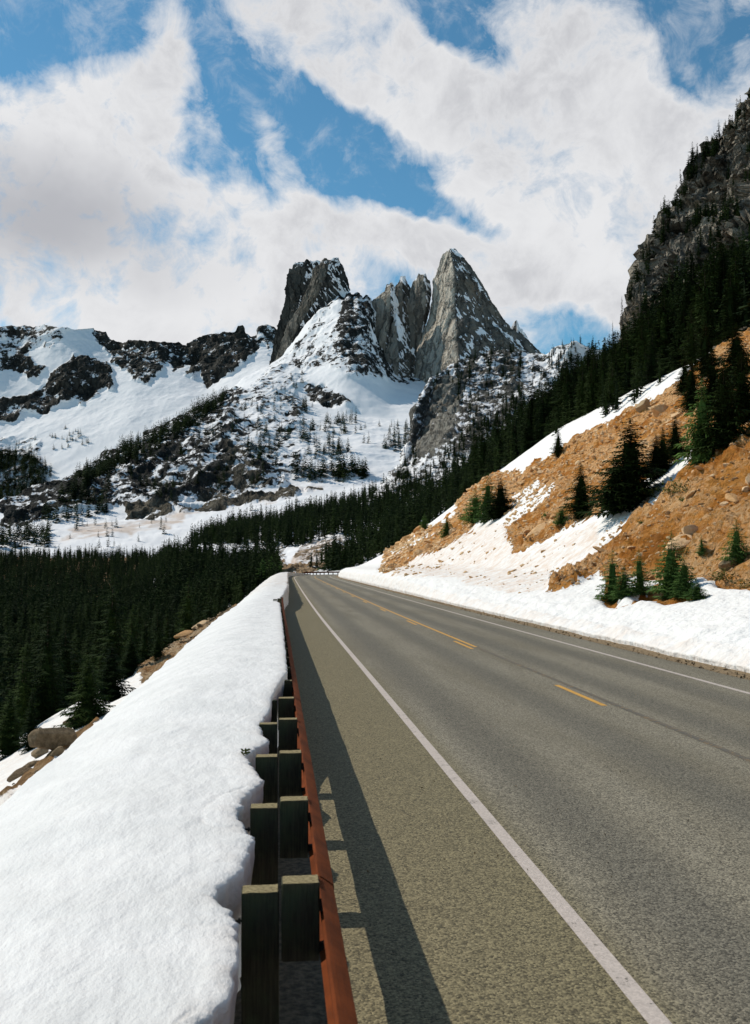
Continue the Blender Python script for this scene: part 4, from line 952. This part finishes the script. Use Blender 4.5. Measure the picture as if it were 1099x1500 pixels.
# -- things that stand alone near the road
def tree(pt, H, crown, label, group=None, wide=1.0, name='fir_tree', cat='tree', lean=0.0, young=False):
    r_ = empty(name, tuple(float(v) for v in pt), random.uniform(0, 6.28)); r_.rotation_euler[0] = lean
    tag(r_, label, cat, group)
    c_ = link('crown', crown, r_); c_.scale = (H * wide, H * wide, H)
    t_ = link('trunk', trunk_me, r_); t_.scale = (H, H, H)
    return r_
def ptree(surf, bx, by, hpx, crown, label, **k):
    p_ = spot(surf, bx, by); d = proj(p_[None])[2][0]
    return tree(p_ - np.array([0, 0, 0.02 * hpx * d / FPX]), hpx * d / FPX, crown, label, **k)
Yg, Dk = HI_YOUNG, HI_DARK
solo = [
    (HILL, 985, 874, 98, Yg[0], 'bushy bright green young fir rising out of the roadside snow', 1.15, 'young_fir'),
    (HILL, 1003, 872, 62, Yg[1], 'small green fir growing against the right side of the bushiest roadside fir', 1.2, 'young_fir'),
    (HILL, 898, 880, 78, Yg[1], 'slender young fir at the left end of the roadside fir row', 1.0, 'young_fir'),
    (HILL, 915, 874, 46, Yg[2], 'short dark young fir low between the two thin roadside firs', 1.1, 'young_fir'),
    (HILL, 937, 868, 66, Yg[1], 'thin young fir just left of the bushiest roadside fir', 1.0, 'young_fir'),
    (HILL, 1022, 878, 26, Yg[2], 'flattened little fir half buried in roadside snow', 1.9, 'young_fir'),
    (HILL, 1080, 826, 68, Yg[0], 'young fir on the orange scree at the right picture edge', 1.0, 'young_fir'),
    (HILL, 1028, 812, 30, Yg[1], 'thin pale sapling beside the tan block on the scree', 0.9, 'young_fir'),
    (HILL, 925, 742, 134, Dk[2], 'broad dark fir in the middle of the orange slope', 1.55, 'fir_tree'),
    (HILL, 903, 748, 82, Dk[0], 'dark fir pressed against the left of the broad fir mid slope', 1.8, 'fir_tree'),
    (HILL, 962, 700, 66, Dk[1], 'dark fir downhill to the right of the broad fir mid slope', 1.9, 'fir_tree'),
    (HILL, 852, 756, 80, Dk[0], 'lone dark fir below the broad fir on the orange slope', 1.45, 'fir_tree'),
    (HILL, 823, 768, 28, Yg[2], 'tiny dark fir by the snow tongue on the lower slope', 1.2, 'young_fir'),
    (HILL, 972, 690, 66, Dk[1], 'short dark fir between the broad fir and the lit fir', 1.5, 'fir_tree'),
    (HILL, 990, 668, 60, Dk[2], 'low dark fir close against the left of the olive lit fir', 1.2, 'fir_tree'),
    (HILL, 1030, 678, 128, Yg[0], 'olive lit bushy fir above the upper end of the snow tongue', 0.85, 'fir_tree'),
    (HILL, 1062, 650, 125, Dk[2], 'dark fir behind the olive lit fir high on the slope', 1.1, 'fir_tree'),
    (HILL, 1088, 620, 110, Dk[0], 'dark fir at the picture edge above the small snow patch', 1.4, 'fir_tree'),
    (HILL, 1045, 600, 95, Dk[1], 'dark fir in the upper clump below the snow strip', 1.5, 'fir_tree'),
    (HILL, 1014, 600, 80, Dk[1], 'dark fir at the left end of the upper clump below the snow strip', 1.3, 'fir_tree'),
    (HILL, 1080, 560, 90, Dk[2], 'dark fir topmost in the clump at the right picture edge', 1.3, 'fir_tree'),
    (HILL, 818, 668, 42, Dk[1], 'lone small conifer standing on the snow strip edge', 1.3, 'fir_tree'),
    (HILL, 1035, 552, 88, Dk[1], 'thin dark conifer standing in the topmost snow patch', 1.1, 'fir_tree'),
    (HILL, 1004, 572, 50, Dk[2], 'short ragged conifer at the foot of the topmost snow patch', 1.1, 'fir_tree'),
    (HILL, 716, 762, 72, Yg[1], 'green fir in the middle of the clump above the long snow tongue', 1.2, 'fir_tree'),
    (HILL, 734, 756, 58, Dk[2], 'dark fir at the right of the clump above the long snow tongue', 1.6, 'fir_tree'),
    (HILL, 697, 764, 50, Yg[2], 'small green fir at the left of the clump above the long snow tongue', 1.1, 'fir_tree'),
    (HILL, 655, 786, 30, Yg[2], 'small yellowish green fir on the far brown outcrop', 1.0, 'young_fir'),
    (HILL, 622, 775, 24, Yg[0], 'tiny green fir at the upper rim of the far brown outcrop', 1.1, 'young_fir'),
]
for s_, bx, by, hp, cr, lb, wd, nm in solo: ptree(s_, bx, by, hp, cr, lb, wide=wd, name=nm)
lone_left = [
    (LEFT, 46, 1098, 92, Dk[1], 'scraggy dark conifer on the snow left of the brown boulders', 1.0),
    (LEFT, 14, 1106, 96, Dk[0], 'dark conifer at the left picture edge below the snowbank', 1.3),
    (LEFT, 128, 1058, 100, Dk[2], 'dark spreading fir behind the snowbank above the boulders', 1.3),
    (LEFT, 163, 1028, 88, Dk[0], 'dark fir hidden to its waist behind the snowbank crest', 1.5),
    (LEFT, 85, 1036, 34, Dk[1], 'tiny conifer sapling standing on the bright snow patch', 1.0),
    (LEFT, 192, 990, 60, Dk[2], 'dark fir beside the left end of the brown rock strip', 1.4),
    (LEFT, 232, 965, 46, Dk[1], 'small dark fir in front of the brown rock strip top', 1.2),
]
for s_, bx, by, hp, cr, lb, wd in lone_left: ptree(s_, bx, by, hp, cr, lb, wide=wd)

# -- shrubs
def shrub_me(seed, mat, n=160):
    r = np.random.RandomState(seed); V, F3 = [], []
    for k_ in range(26):
        a = r.uniform(0, 6.28); e_ = r.uniform(.25, 1.3); L = r.uniform(.5, 1.0); tip = np.array([math.cos(a) * math.cos(e_) * L, math.sin(a) * math.cos(e_) * L, math.sin(e_) * L * .8]); s2 = np.array([-tip[1], tip[0], 0]) * .02
        i = len(V); V += [s2, -s2, tip]; F3.append((i, i + 1, i + 2))
        for q_ in range(n // 26):
            f = r.uniform(.35, 1); c_ = tip * f + r.normal(size=3) * .06; u_ = r.normal(size=3) * .06; v_ = r.normal(size=3) * .06
            i = len(V); V += [c_, c_ + u_, c_ + v_]; F3.append((i, i + 1, i + 2))
    return mesh_from('shrub', np.array(V), np.array(F3), mat, False)
SH = [shrub_me(1, m_olive), shrub_me(2, m_olive, 220), shrub_me(3, m_twig, 52), shrub_me(4, m_young_lit, 240)]
for bx, by, sz, k_, lb in [(990, 722, 34, 1, 'olive spreading shrub on bare soil below the lit fir'), (958, 728, 26, 0, 'low olive shrub at the lower edge of the snow tongue'), (1000, 735, 14, 3, 'small green shrub under the olive spreading shrub'),
                           (778, 792, 22, 2, 'bare twiggy bush beside the rock at the end of the snow tongue'), (940, 768, 12, 3, 'tiny green tuft alone on the bare orange soil'), (1060, 850, 30, 1, 'olive shrub at the foot of the scree by the right edge'),
                           (1092, 862, 30, 0, 'olive and brown shrub against the right edge at the snow line'), (1005, 812, 22, 0, 'olive bush behind the bushiest roadside fir'), (820, 850, 26, 2, 'bare brown bush low on the dirty snow'), (845, 838, 22, 2, 'bare brown bush by the rubble at the dirty snow edge'),
                           (890, 735, 46, 2, 'wide bare bush between the dark firs mid slope'), (800, 758, 14, 3, 'small dark shrub by the snow tongue rock'), (680, 762, 18, 3, 'green shrub beside the clump above the long snow tongue')]:
    p_ = spot(HILL, bx, by); d = proj(p_[None])[2][0]; o = link('shrub', SH[k_]); o.location = p_; o.scale = [sz * d / FPX] * 3; o.rotation_euler = (0, 0, random.uniform(0, 6)); tag(o, lb, 'shrub')

# -- boulders
def boulder_me(seed, mat, sub=3, flat=(1, .8, .6)):
    r = np.random.RandomState(seed); bm = bmesh.new(); bmesh.ops.create_icosphere(bm, subdivisions=sub, radius=1)
    V = np.array([v.co[:] for v in bm.verts]); pl = r.normal(size=(15, 3)); pl /= np.linalg.norm(pl, axis=1)[:, None]; off = r.uniform(.42, .80, 15)
    for n_, o_ in zip(pl, off):
        dd = V @ n_ - o_; V -= np.where(dd > 0, dd, 0)[:, None] * n_ * .92
    V *= 1.25 * (1 + .06 * fbm(V * 2.5 + seed, 4))[:, None]; V *= np.array(flat)
    for v, c_ in zip(bm.verts, V): v.co = c_
    me = bpy.data.meshes.new('boulder'); bm.to_mesh(me); bm.free(); me.materials.append(mat); return me
BO = [boulder_me(70 + i, m_stone, 3, f) for i, f in enumerate([(1, .8, .6), (1.1, .7, .7), (1.3, .7, .42), (1, .9, .8), (.9, .8, .6)])]
BG = [boulder_me(90 + i, m_stone_grey, 4, f) for i, f in enumerate([(1.25, .7, .7), (1, .8, .7), (1.6, .7, .5), (1, .9, .55)])]
def boulder(surf, bx, by, sz, me, label, group=None, rz=None, up_=0.15, name='boulder', sc=(1, 1, 1)):
    p_ = spot(surf, bx, by) if surf is not None else None; d = proj(p_[None])[2][0]; s0 = sz * 0.5 * d / FPX
    o = link(name, me); o.location = p_ + np.array([0, 0, s0 * up_]); o.scale = (s0 * sc[0], s0 * sc[1], s0 * sc[2])
    o.rotation_euler = (random.uniform(-.3, .3), random.uniform(-.5, 0), random.uniform(0, 6.28) if rz is None else rz); tag(o, label, 'boulder', group); return o
boulder(LEFT, 84, 1092, 56, BG[0], 'big square brown boulder half out of the snow below the snowbank', rz=0.5, up_=.45)
boulder(LEFT, 112, 1064, 34, BG[2], 'long brown boulder just above the big square one', rz=1.1, up_=.3)
boulder(LEFT, 58, 1108, 26, BG[1], 'small round olive brown boulder left of the big square one', rz=.2, up_=.4)
boulder(LEFT, 84, 1106, 22, BG[3], 'small brown stone under the right side of the big square boulder', rz=.9, up_=.4)
boulder(LEFT, 48, 1122, 22, BG[2], 'flat brown stone in the gap under the snowbank edge', rz=.9)
boulder(LEFT, 28, 1138, 26, BG[2], 'flat rock sliver along the snowbank foot near the left edge', rz=.8)
boulder(LEFT, 262, 925, 26, BO[2], 'pale slab at the upper edge of the brown rock strip', rz=.9)
boulder(LEFT, 288, 908, 18, BO[2], 'pale grey block near the top of the brown rock strip', rz=.5)
boulder(HILL, 1012, 772 + 8, 26, BO[3], 'pale square block above the orange slab on the scree', up_=.3)
boulder(HILL, 992, 800, 44, BO[2], 'large orange tan slab below the pale square block', rz=.6, up_=.2)
boulder(HILL, 1066, 832, 30, BG[1], 'grey boulder at the scree foot near the right edge', up_=.3)
boulder(HILL, 785, 782, 32, BO[2], 'tan rock shelf at the lower end of the upper snow tongue', rz=.3)
boulder(HILL, 942, 598, 26, BG[1], 'grey rock at the crest below the snow strip')
boulder(HILL, 968, 606, 34, BO[1], 'long tan outcrop block under the crest')
boulder(HILL, 1100, 706, 26, BO[0], 'tan block at the right edge high on the bare soil')
boulder(HILL, 1072, 732, 26, BO[2], 'flat tan slab above the scree near the right edge')
boulder(HILL, 1094, 718, 20, BO[4], 'small tan stone between the two slabs at the right edge')
pts = sample(HILL, DIRT[:3], 120); xx, yy_, _ = proj(pts)
for i, p_ in enumerate(pts):
    d = proj(p_[None])[2][0]; s0 = (4.0 + 6.5 * random.random() ** 2) * d / FPX
    o = link('boulder', BO[i % 5]); o.location = p_ + np.array([0, 0, s0 * .1]); o.scale = (s0, s0, s0); o.rotation_euler = (random.uniform(-.4, .4), random.uniform(-.6, 0), random.uniform(0, 6))
    x0 = xx[i]
    if inpoly(xx[i:i + 1], yy_[i:i + 1], DIRT[2])[0]: tag(o, 'tan rock lying on the orange scree right of the snow tongue', 'rock', 'rocks on the lower orange scree')
    elif x0 < 720: tag(o, 'tan rock on the far brown outcrop above the road bank', 'rock', 'rocks on the far outcrop')
    else: tag(o, 'tan rock lying on the slope between the two snow strips', 'rock', 'rocks between the snow strips')
RB = [bpy.data.objects.new('stone', boulder_me(120 + i, m_stone, 1 + (i > 1), (1.2, .8, .6))) for i in range(4)]
pts = np.concatenate([sample(HILL, DIRT[:4], 13000), sample(HILL, [DIRTY], 350)])
_, _, dd = proj(pts); s0 = (0.7 + 4.2 * rs.uniform(0, 1, len(pts)) ** 2.6) * dd / FPX
o = scatter('rubble', pts, np.stack([s0, s0, s0], 1), rs.uniform(-1, 1, (len(pts), 3)) * np.array([.5, .5, 3]), rs.randint(0, 4, len(pts)), RB)
tag(o, 'loose tan stones strewn over the orange slope', 'rubble', kind='stuff')
pts = sample(LEFT, [[(195, 990), (205, 955), (300, 893), (345, 888), (345, 905), (250, 975)], [(0, 1185), (0, 1160), (60, 1115), (140, 1045), (165, 1045), (40, 1150)]], 500)
RG = [bpy.data.objects.new('stone', boulder_me(130 + i, m_stone_grey, 2, (1.5, .8, .5))) for i in range(3)]
_, _, dd = proj(pts); s0 = (1.2 + 5.0 * rs.uniform(0, 1, len(pts)) ** 2.2) * dd / FPX
o = scatter('rubble', pts, np.stack([s0, s0, s0], 1), np.stack([rs.uniform(-.4, .4, len(pts)), rs.uniform(-.4, .4, len(pts)), rs.uniform(0.4, 1.4, len(pts))], 1), rs.randint(0, 3, len(pts)), RG)
tag(o, 'brown stones and dead grass strip beyond the snowbank', 'rubble', kind='stuff')
# grit thrown up along the pavement edges
n_ = 2600; la = np.where(rs.uniform(size=n_) < .8, 10.35 + np.abs(rs.normal(0, .35, n_)), rs.uniform(.5, 10.3, n_)); sa_ = 8 + 150 * rs.uniform(0, 1, n_) ** 1.6
xy = road_pt(sa_, la); s0 = 0.006 + 0.03 * rs.uniform(0, 1, n_) ** 3 * (la > 10.3) + 0.004 * rs.uniform(0, 1, n_)
o = scatter('gravel', np.column_stack([xy, s0 * .4 + .004 + .02 * np.clip(la - 10.4, 0, 1)]), np.stack([s0, s0, s0], 1), rs.uniform(-1, 1, (n_, 3)) * 3, rs.randint(0, 3, n_), RG)
tag(o, 'loose grit along the edge of the pavement', 'gravel', kind='stuff')
# twig stuck in the snowbank
V, F3 = [], []
for a, L in ((0.3, .09), (1.2, .07), (2.6, .05), (-.4, .10), (3.6, .06)):
    for z in (0, .5):
        i = len(V); c_, s0 = math.cos(a), math.sin(a); V += [(0, 0, .01 + z * .05), (0.006, 0, .02 + z * .05), (c_ * L, s0 * L * .6, .05 + z * .09)]; F3.append((i, i + 1, i + 2))
        for q_ in range(6):
            f = .3 + q_ * .12; i = len(V); V += [(c_ * L * f, s0 * L * .6 * f, .02 + f * .04 + z * .09), (c_ * L * f + .02, s0 * L * .6 * f + .012, .03 + f * .04 + z * .09), (c_ * L * f - .012, s0 * L * .6 * f + .015, .05 + f * .04 + z * .09)]; F3.append((i, i + 1, i + 2))
o = link('fir_sprig', mesh_from('fir_sprig', np.array(V), np.array(F3), m_olive, False)); pq = at(358, 1108, 9.6); o.scale = (.6, .6, .6); o.location = (pq[0], pq[1], 0.70); tag(o, 'small fir sprig poking out of the snowbank behind the posts', 'twig')

# -- forests
stands = []   # (points, heights, wide, pool, label, group)
def stand(surf, polys, n, h0, h1, kind, label, group, dens=None, rows=None):
    p_ = sample(surf, polys, n, dens=dens, rows=rows); hh = rs.uniform(h0, h1, len(p_)) * (1 - 0.35 * rs.uniform(0, 1, len(p_)) ** 2)
    stands.append((p_, hh, kind, label, group))
dn = lambda sc, th: (lambda p_: sstep(fbm(p_ / sc, 4), th - .12, th + .12))
stand(VALLEY, [[(-260, 1600), (-260, 790), (440, 790), (440, 845), (300, 960), (0, 1400)]], 7800, 8.5, 14, 'f', 'dark conifer packed in the shaded valley forest', 'valley forest conifers')
stand(VALLEY, [[(-100, 1500), (-100, 870), (330, 870), (300, 960), (0, 1400)]], 700, 9, 14, 'f', 'dark conifer packed in the shaded valley forest', 'valley forest conifers')
def left_dens(p_): return (p_[:, 2] < -4.2) * 1.0
stand(LEFT, [[(-600, 1700), (-600, 820), (420, 820), (420, 900), (0, 1700)]], 420, 3.5, 7, 'f', 'dark conifer on the steep bank below the snowbank', 'conifers on the steep bank', dens=left_dens)
stand(HILL, [[(880, 598), (940, 560), (1000, 520), (1070, 480), (1075, 500), (1000, 552), (940, 588), (885, 612)]], 26, 3.0, 7.5, 'f', 'dark conifer rooted along the upper snow strip', 'conifers along the upper snow strip')
stand(HILL, [[(1030, 545), (1099, 500), (1160, 480), (1160, 600), (1090, 600), (1040, 590)]], 22, 3.0, 6.5, 'f', 'dark conifer in the thicket below the upper snow strip', 'conifers in the thicket')
stand(MID, [[(200, 835), (240, 803), (300, 785), (340, 768), (400, 757), (520, 730), (640, 695), (640, 800), (520, 800), (495, 790), (440, 800), (380, 808), (330, 800), (260, 800), (230, 812)]], 1500, 10, 16, 'f', 'dark conifer on the wooded ridge past the bend', 'conifers on the ridge past the bend')
stand(MID, [[(195, 980), (195, 850), (235, 822), (262, 818), (330, 826), (408, 836), (408, 870), (330, 905)]], 1500, 9, 14, 'f', 'dark conifer before the snow patches past the bend', 'conifers before the snow patches')
FH = [[(440, 838), (500, 822), (560, 796), (620, 752), (680, 708), (740, 662), (790, 610), (850, 570), (900, 552), (1060, 455), (1300, 330), (1400, 380), (1060, 505), (900, 596), (800, 650), (700, 714), (600, 788), (560, 815), (500, 836)]]
stand(FHILL, FH, 2100, 6.5, 12, 'f', 'dark conifer on the steep wooded hillside under the cliff', 'conifers on the hillside under the cliff')
stand(FHILL, [[(560, 830), (600, 800), (700, 722), (800, 660), (900, 610), (1060, 520), (1060, 495), (900, 580), (800, 630), (700, 695), (600, 775)]], 210, 5, 10, 'f', 'dark conifer at the lower fringe of the hillside wood', 'conifers along the wood edge')
stand(FHILL, [[(505, 842), (560, 826), (640, 775), (720, 715), (720, 690), (640, 745), (560, 800), (505, 830)]], 150, 5, 8.5, 'y', 'green lit conifer at the sunny edge of the hillside wood', 'sunlit conifers at the wood edge')
stand(FHILL, [[(1000, 560), (1040, 470), (1090, 430), (1200, 380), (1250, 420), (1120, 500)]], 50, 10, 15, 'f', 'tall dark conifer in front of the right cliff', 'tall conifers before the cliff')
stand(KNOLL, [[(480, 830), (560, 740), (620, 700), (680, 640), (740, 600), (770, 560), (770, 700), (600, 800)]], 560, 8, 13, 'f', 'dark conifer climbing the snowy knoll', 'conifers on the snowy knoll')
stand(KNOLL, [[(700, 520), (765, 512), (770, 600), (690, 640), (660, 560)], [(622, 575), (655, 537), (700, 515), (700, 530), (650, 556), (625, 600)], [(780, 540), (810, 505), (900, 500), (900, 560), (780, 580)]], 190, 8, 13, 'f', 'dark conifer climbing the snowy knoll', 'conifers on the snowy knoll')
stand(KNOLL, [[(500, 800), (560, 740), (600, 665), (625, 660), (600, 730), (540, 790)]], 130, 6, 10, 'f', 'dark conifer climbing the snowy knoll', 'conifers on the snowy knoll')
stand(CLIFF, [[(915, 480), (930, 385), (985, 280), (1035, 200), (1085, 140), (1190, 40), (1200, 80), (1099, 172), (1050, 228), (1000, 308), (955, 390), (938, 470)]], 300, 4, 9.5, 'f', 'small dark conifer clinging to the cliff crest', 'conifers on the cliff crest')
stand(CLIFF, [[(930, 560), (950, 420), (1100, 220), (1250, 100), (1250, 500), (1100, 500)]], 620, 5, 10, 'f', 'small dark conifer on a ledge of the right cliff', 'conifers on the cliff ledges', dens=dn(22, .05))
stand(CLIFF, [[(926, 600), (935, 470), (1000, 430), (1060, 400), (1110, 350), (1110, 520), (1000, 580)]], 260, 9, 16, 'f', 'dark conifer at the foot of the right cliff', 'conifers at the cliff foot')
# far mountains
stand(MOUNT, [[(95, 722), (130, 690), (190, 655), (240, 630), (295, 600), (330, 580), (335, 590), (300, 618), (250, 655), (205, 672), (150, 700), (110, 730)]], 480, 13, 20, 'm', '', '')
stand(MOUNT, [[(60, 755), (95, 725), (130, 705), (150, 735), (120, 770), (80, 775)], [(125, 755), (135, 720), (165, 700), (170, 735), (150, 765)]], 170, 12, 18, 'm', '', '')
stand(MOUNT, [[(0, 806), (0, 782), (75, 775), (78, 803)], [(-100, 820), (-100, 770), (0, 780), (0, 806)]], 600, 11, 16, 'm', '', '')
stand(MOUNT, [[(432, 704), (430, 690), (450, 684), (530, 686), (540, 702), (500, 706), (450, 706)]], 520, 15, 22, 'm', '', '')
stand(MOUNT, [[(360, 650), (400, 600), (440, 590), (520, 615), (600, 620), (610, 660), (560, 680), (480, 672), (420, 680), (370, 690)]], 420, 9, 17, 'm', '', '', dens=dn(60, -.02))
stand(MOUNT, [[(430, 640), (480, 625), (500, 640), (480, 655), (440, 655)], [(560, 628), (610, 630), (610, 650), (560, 645)]], 110, 12, 18, 'm', '', '')
stand(MOUNT, [[(80, 790), (120, 768), (220, 760), (300, 760), (230, 790), (150, 805)], [(300, 760), (480, 725), (500, 740), (320, 790)]], 120, 6, 10, 'm', '', '', dens=dn(40, .0))
stand(MOUNT, [[(180, 690), (260, 640), (330, 600), (400, 590), (420, 640), (380, 720), (300, 730), (200, 735)]], 330, 7, 13, 'm', '', '', dens=dn(50, .05))
stand(MOUNT, [[(380, 610), (400, 560), (450, 540), (470, 590), (430, 620)]], 90, 7, 12, 'm', '', '')
stand(RIDGE, [[(-150, 780), (-150, 640), (0, 665), (40, 668), (80, 690), (60, 720), (30, 760), (0, 770)]], 1900, 14, 22, 'm', '', '')
stand(RIDGE, [[(0, 650), (50, 630), (110, 625), (130, 650), (60, 690), (0, 670)]], 160, 8, 14, 'm', '', '', dens=dn(60, .0))

# how large each forest tree shows; the largest stand as things of their own
allp, allh, allk, allL, allG = [], [], [], [], []
for p_, hh, kd, lb, gp in stands:
    allp.append(p_); allh.append(hh); allk += [kd] * len(p_); allL += [lb] * len(p_); allG += [gp] * len(p_)
allp = np.concatenate(allp); allh = np.concatenate(allh); allk = np.array(allk)
# keep trees off the road and out of the roadside cut
x_, y_, d_ = proj(allp); hpx = allh * FPX / d_
tx, ty, _ = proj(allp + np.stack([allh * 0, allh * 0, allh * .72], 1))
inframe = (tx > 8) & (tx < 1090) & (ty > 20) & (ty < 1480)
# rough visibility: how many nearer crowns cover this one's top third
order = np.argsort(d_); score = np.where(inframe & (allk != 'm'), hpx, 0.0)
grid_ = np.zeros((150, 110)); vis = np.zeros(len(allp))
bank = interp(np.arange(110) * 10, [(0, 1150), (150, 1040), (330, 890), (400, 845), (500, 840), (600, 800), (1099, 500)])
for i in order:
    if score[i] <= 0: continue
    a = int(np.clip(tx[i] / 10, 0, 109)); b = int(np.clip(ty[i] / 10, 0, 149)); w_ = max(0, int(hpx[i] * .06 / 10))
    cell = grid_[b:b + 2, max(0, a - w_):a + w_ + 1]
    vis[i] = 1 if (cell.mean() < 0.6 and ty[i] < bank[a] - 4) else 0
    b1 = int(np.clip(y_[i] / 10, 0, 149)); grid_[b + 1:b1 + 1, max(0, a - w_):a + w_ + 1] += 0.7
score = score * vis
top_i = set(np.argsort(-score)[:255].tolist())
rest = []
for i in range(len(allp)):
    if i in top_i and score[i] > 0:
        cr = MIDS_YOUNG_LIT[i % 2] if allk[i] == 'y' else HI_FOREST[i % 4]  # sunlit edge trees: sunlight put into the colour by brighter needles
        tree(allp[i] - np.array([0, 0, .3]), allh[i], cr, allL[i], allG[i], wide=random.uniform(.9, 1.25), name='conifer_tree')
    else: rest.append(i)
rest = np.array(rest)
def forest(name, ids, protos, label):
    n_ = len(ids); s0 = allh[ids]; wdt = s0 * rs.uniform(.85, 1.3, n_)
    o = scatter(name, allp[ids] - np.array([0, 0, .3]), np.stack([wdt, wdt, s0], 1), np.stack([rs.uniform(-.04, .04, n_), rs.uniform(-.04, .04, n_), rs.uniform(0, 6.28, n_)], 1), rs.randint(0, len(protos), n_), protos)
    return tag(o, label, 'forest', kind='stuff')
kr = allk[rest]
near_r = rest[(kr != 'm')]; forest('forest', near_r, MID_P, 'mass of dark conifers filling the valley and hillsides')
allh[allk == 'm'] *= 1.25
forest('distant_forest', rest[kr == 'm'], FAR_P, 'scattered tiny conifers on the snowy mountain flanks')
print('trees', len(allp), 'individual', len(top_i))

# bushes by the far guardrail
for bx, hp in ((466, 9), (475, 14), (487, 22), (497, 20), (412, 20), (398, 26), (385, 22)):
    p_ = at(bx, 838, 285.0); p_[2] = 0.0
    tree(p_ - np.array([0, 0, 1.5]), hp * 285 / FPX + 1.5, MIDS_YOUNG_LIT[0] if bx < 470 else MIDS[0], 'small dark fir just behind the far guardrail', 'firs behind the far guardrail', wide=1.6, name='conifer_tree')
# bare snags on the skyline
for i, (bx, by, dd, hp) in enumerate([(912, 500, 300, 68), (938, 470, 330, 60), (898, 505, 300, 36), (1000, 300, 395, 34), (958, 385, 390, 22)]):
    p_ = at(bx, by, float(dd)); o = link('bare_snag', SNAG_P[i % 2].data); o.location = p_; s0 = hp * dd / FPX; o.scale = (s0, s0, s0)
    tag(o, ['tallest bare snag on the skyline left of the cliff', 'thin bare snag against the cliff foot', 'short bare snag left of the tallest snag', 'small bare snag on the upper cliff edge', 'tiny bare snag on the lower cliff edge'][i], 'dead tree')
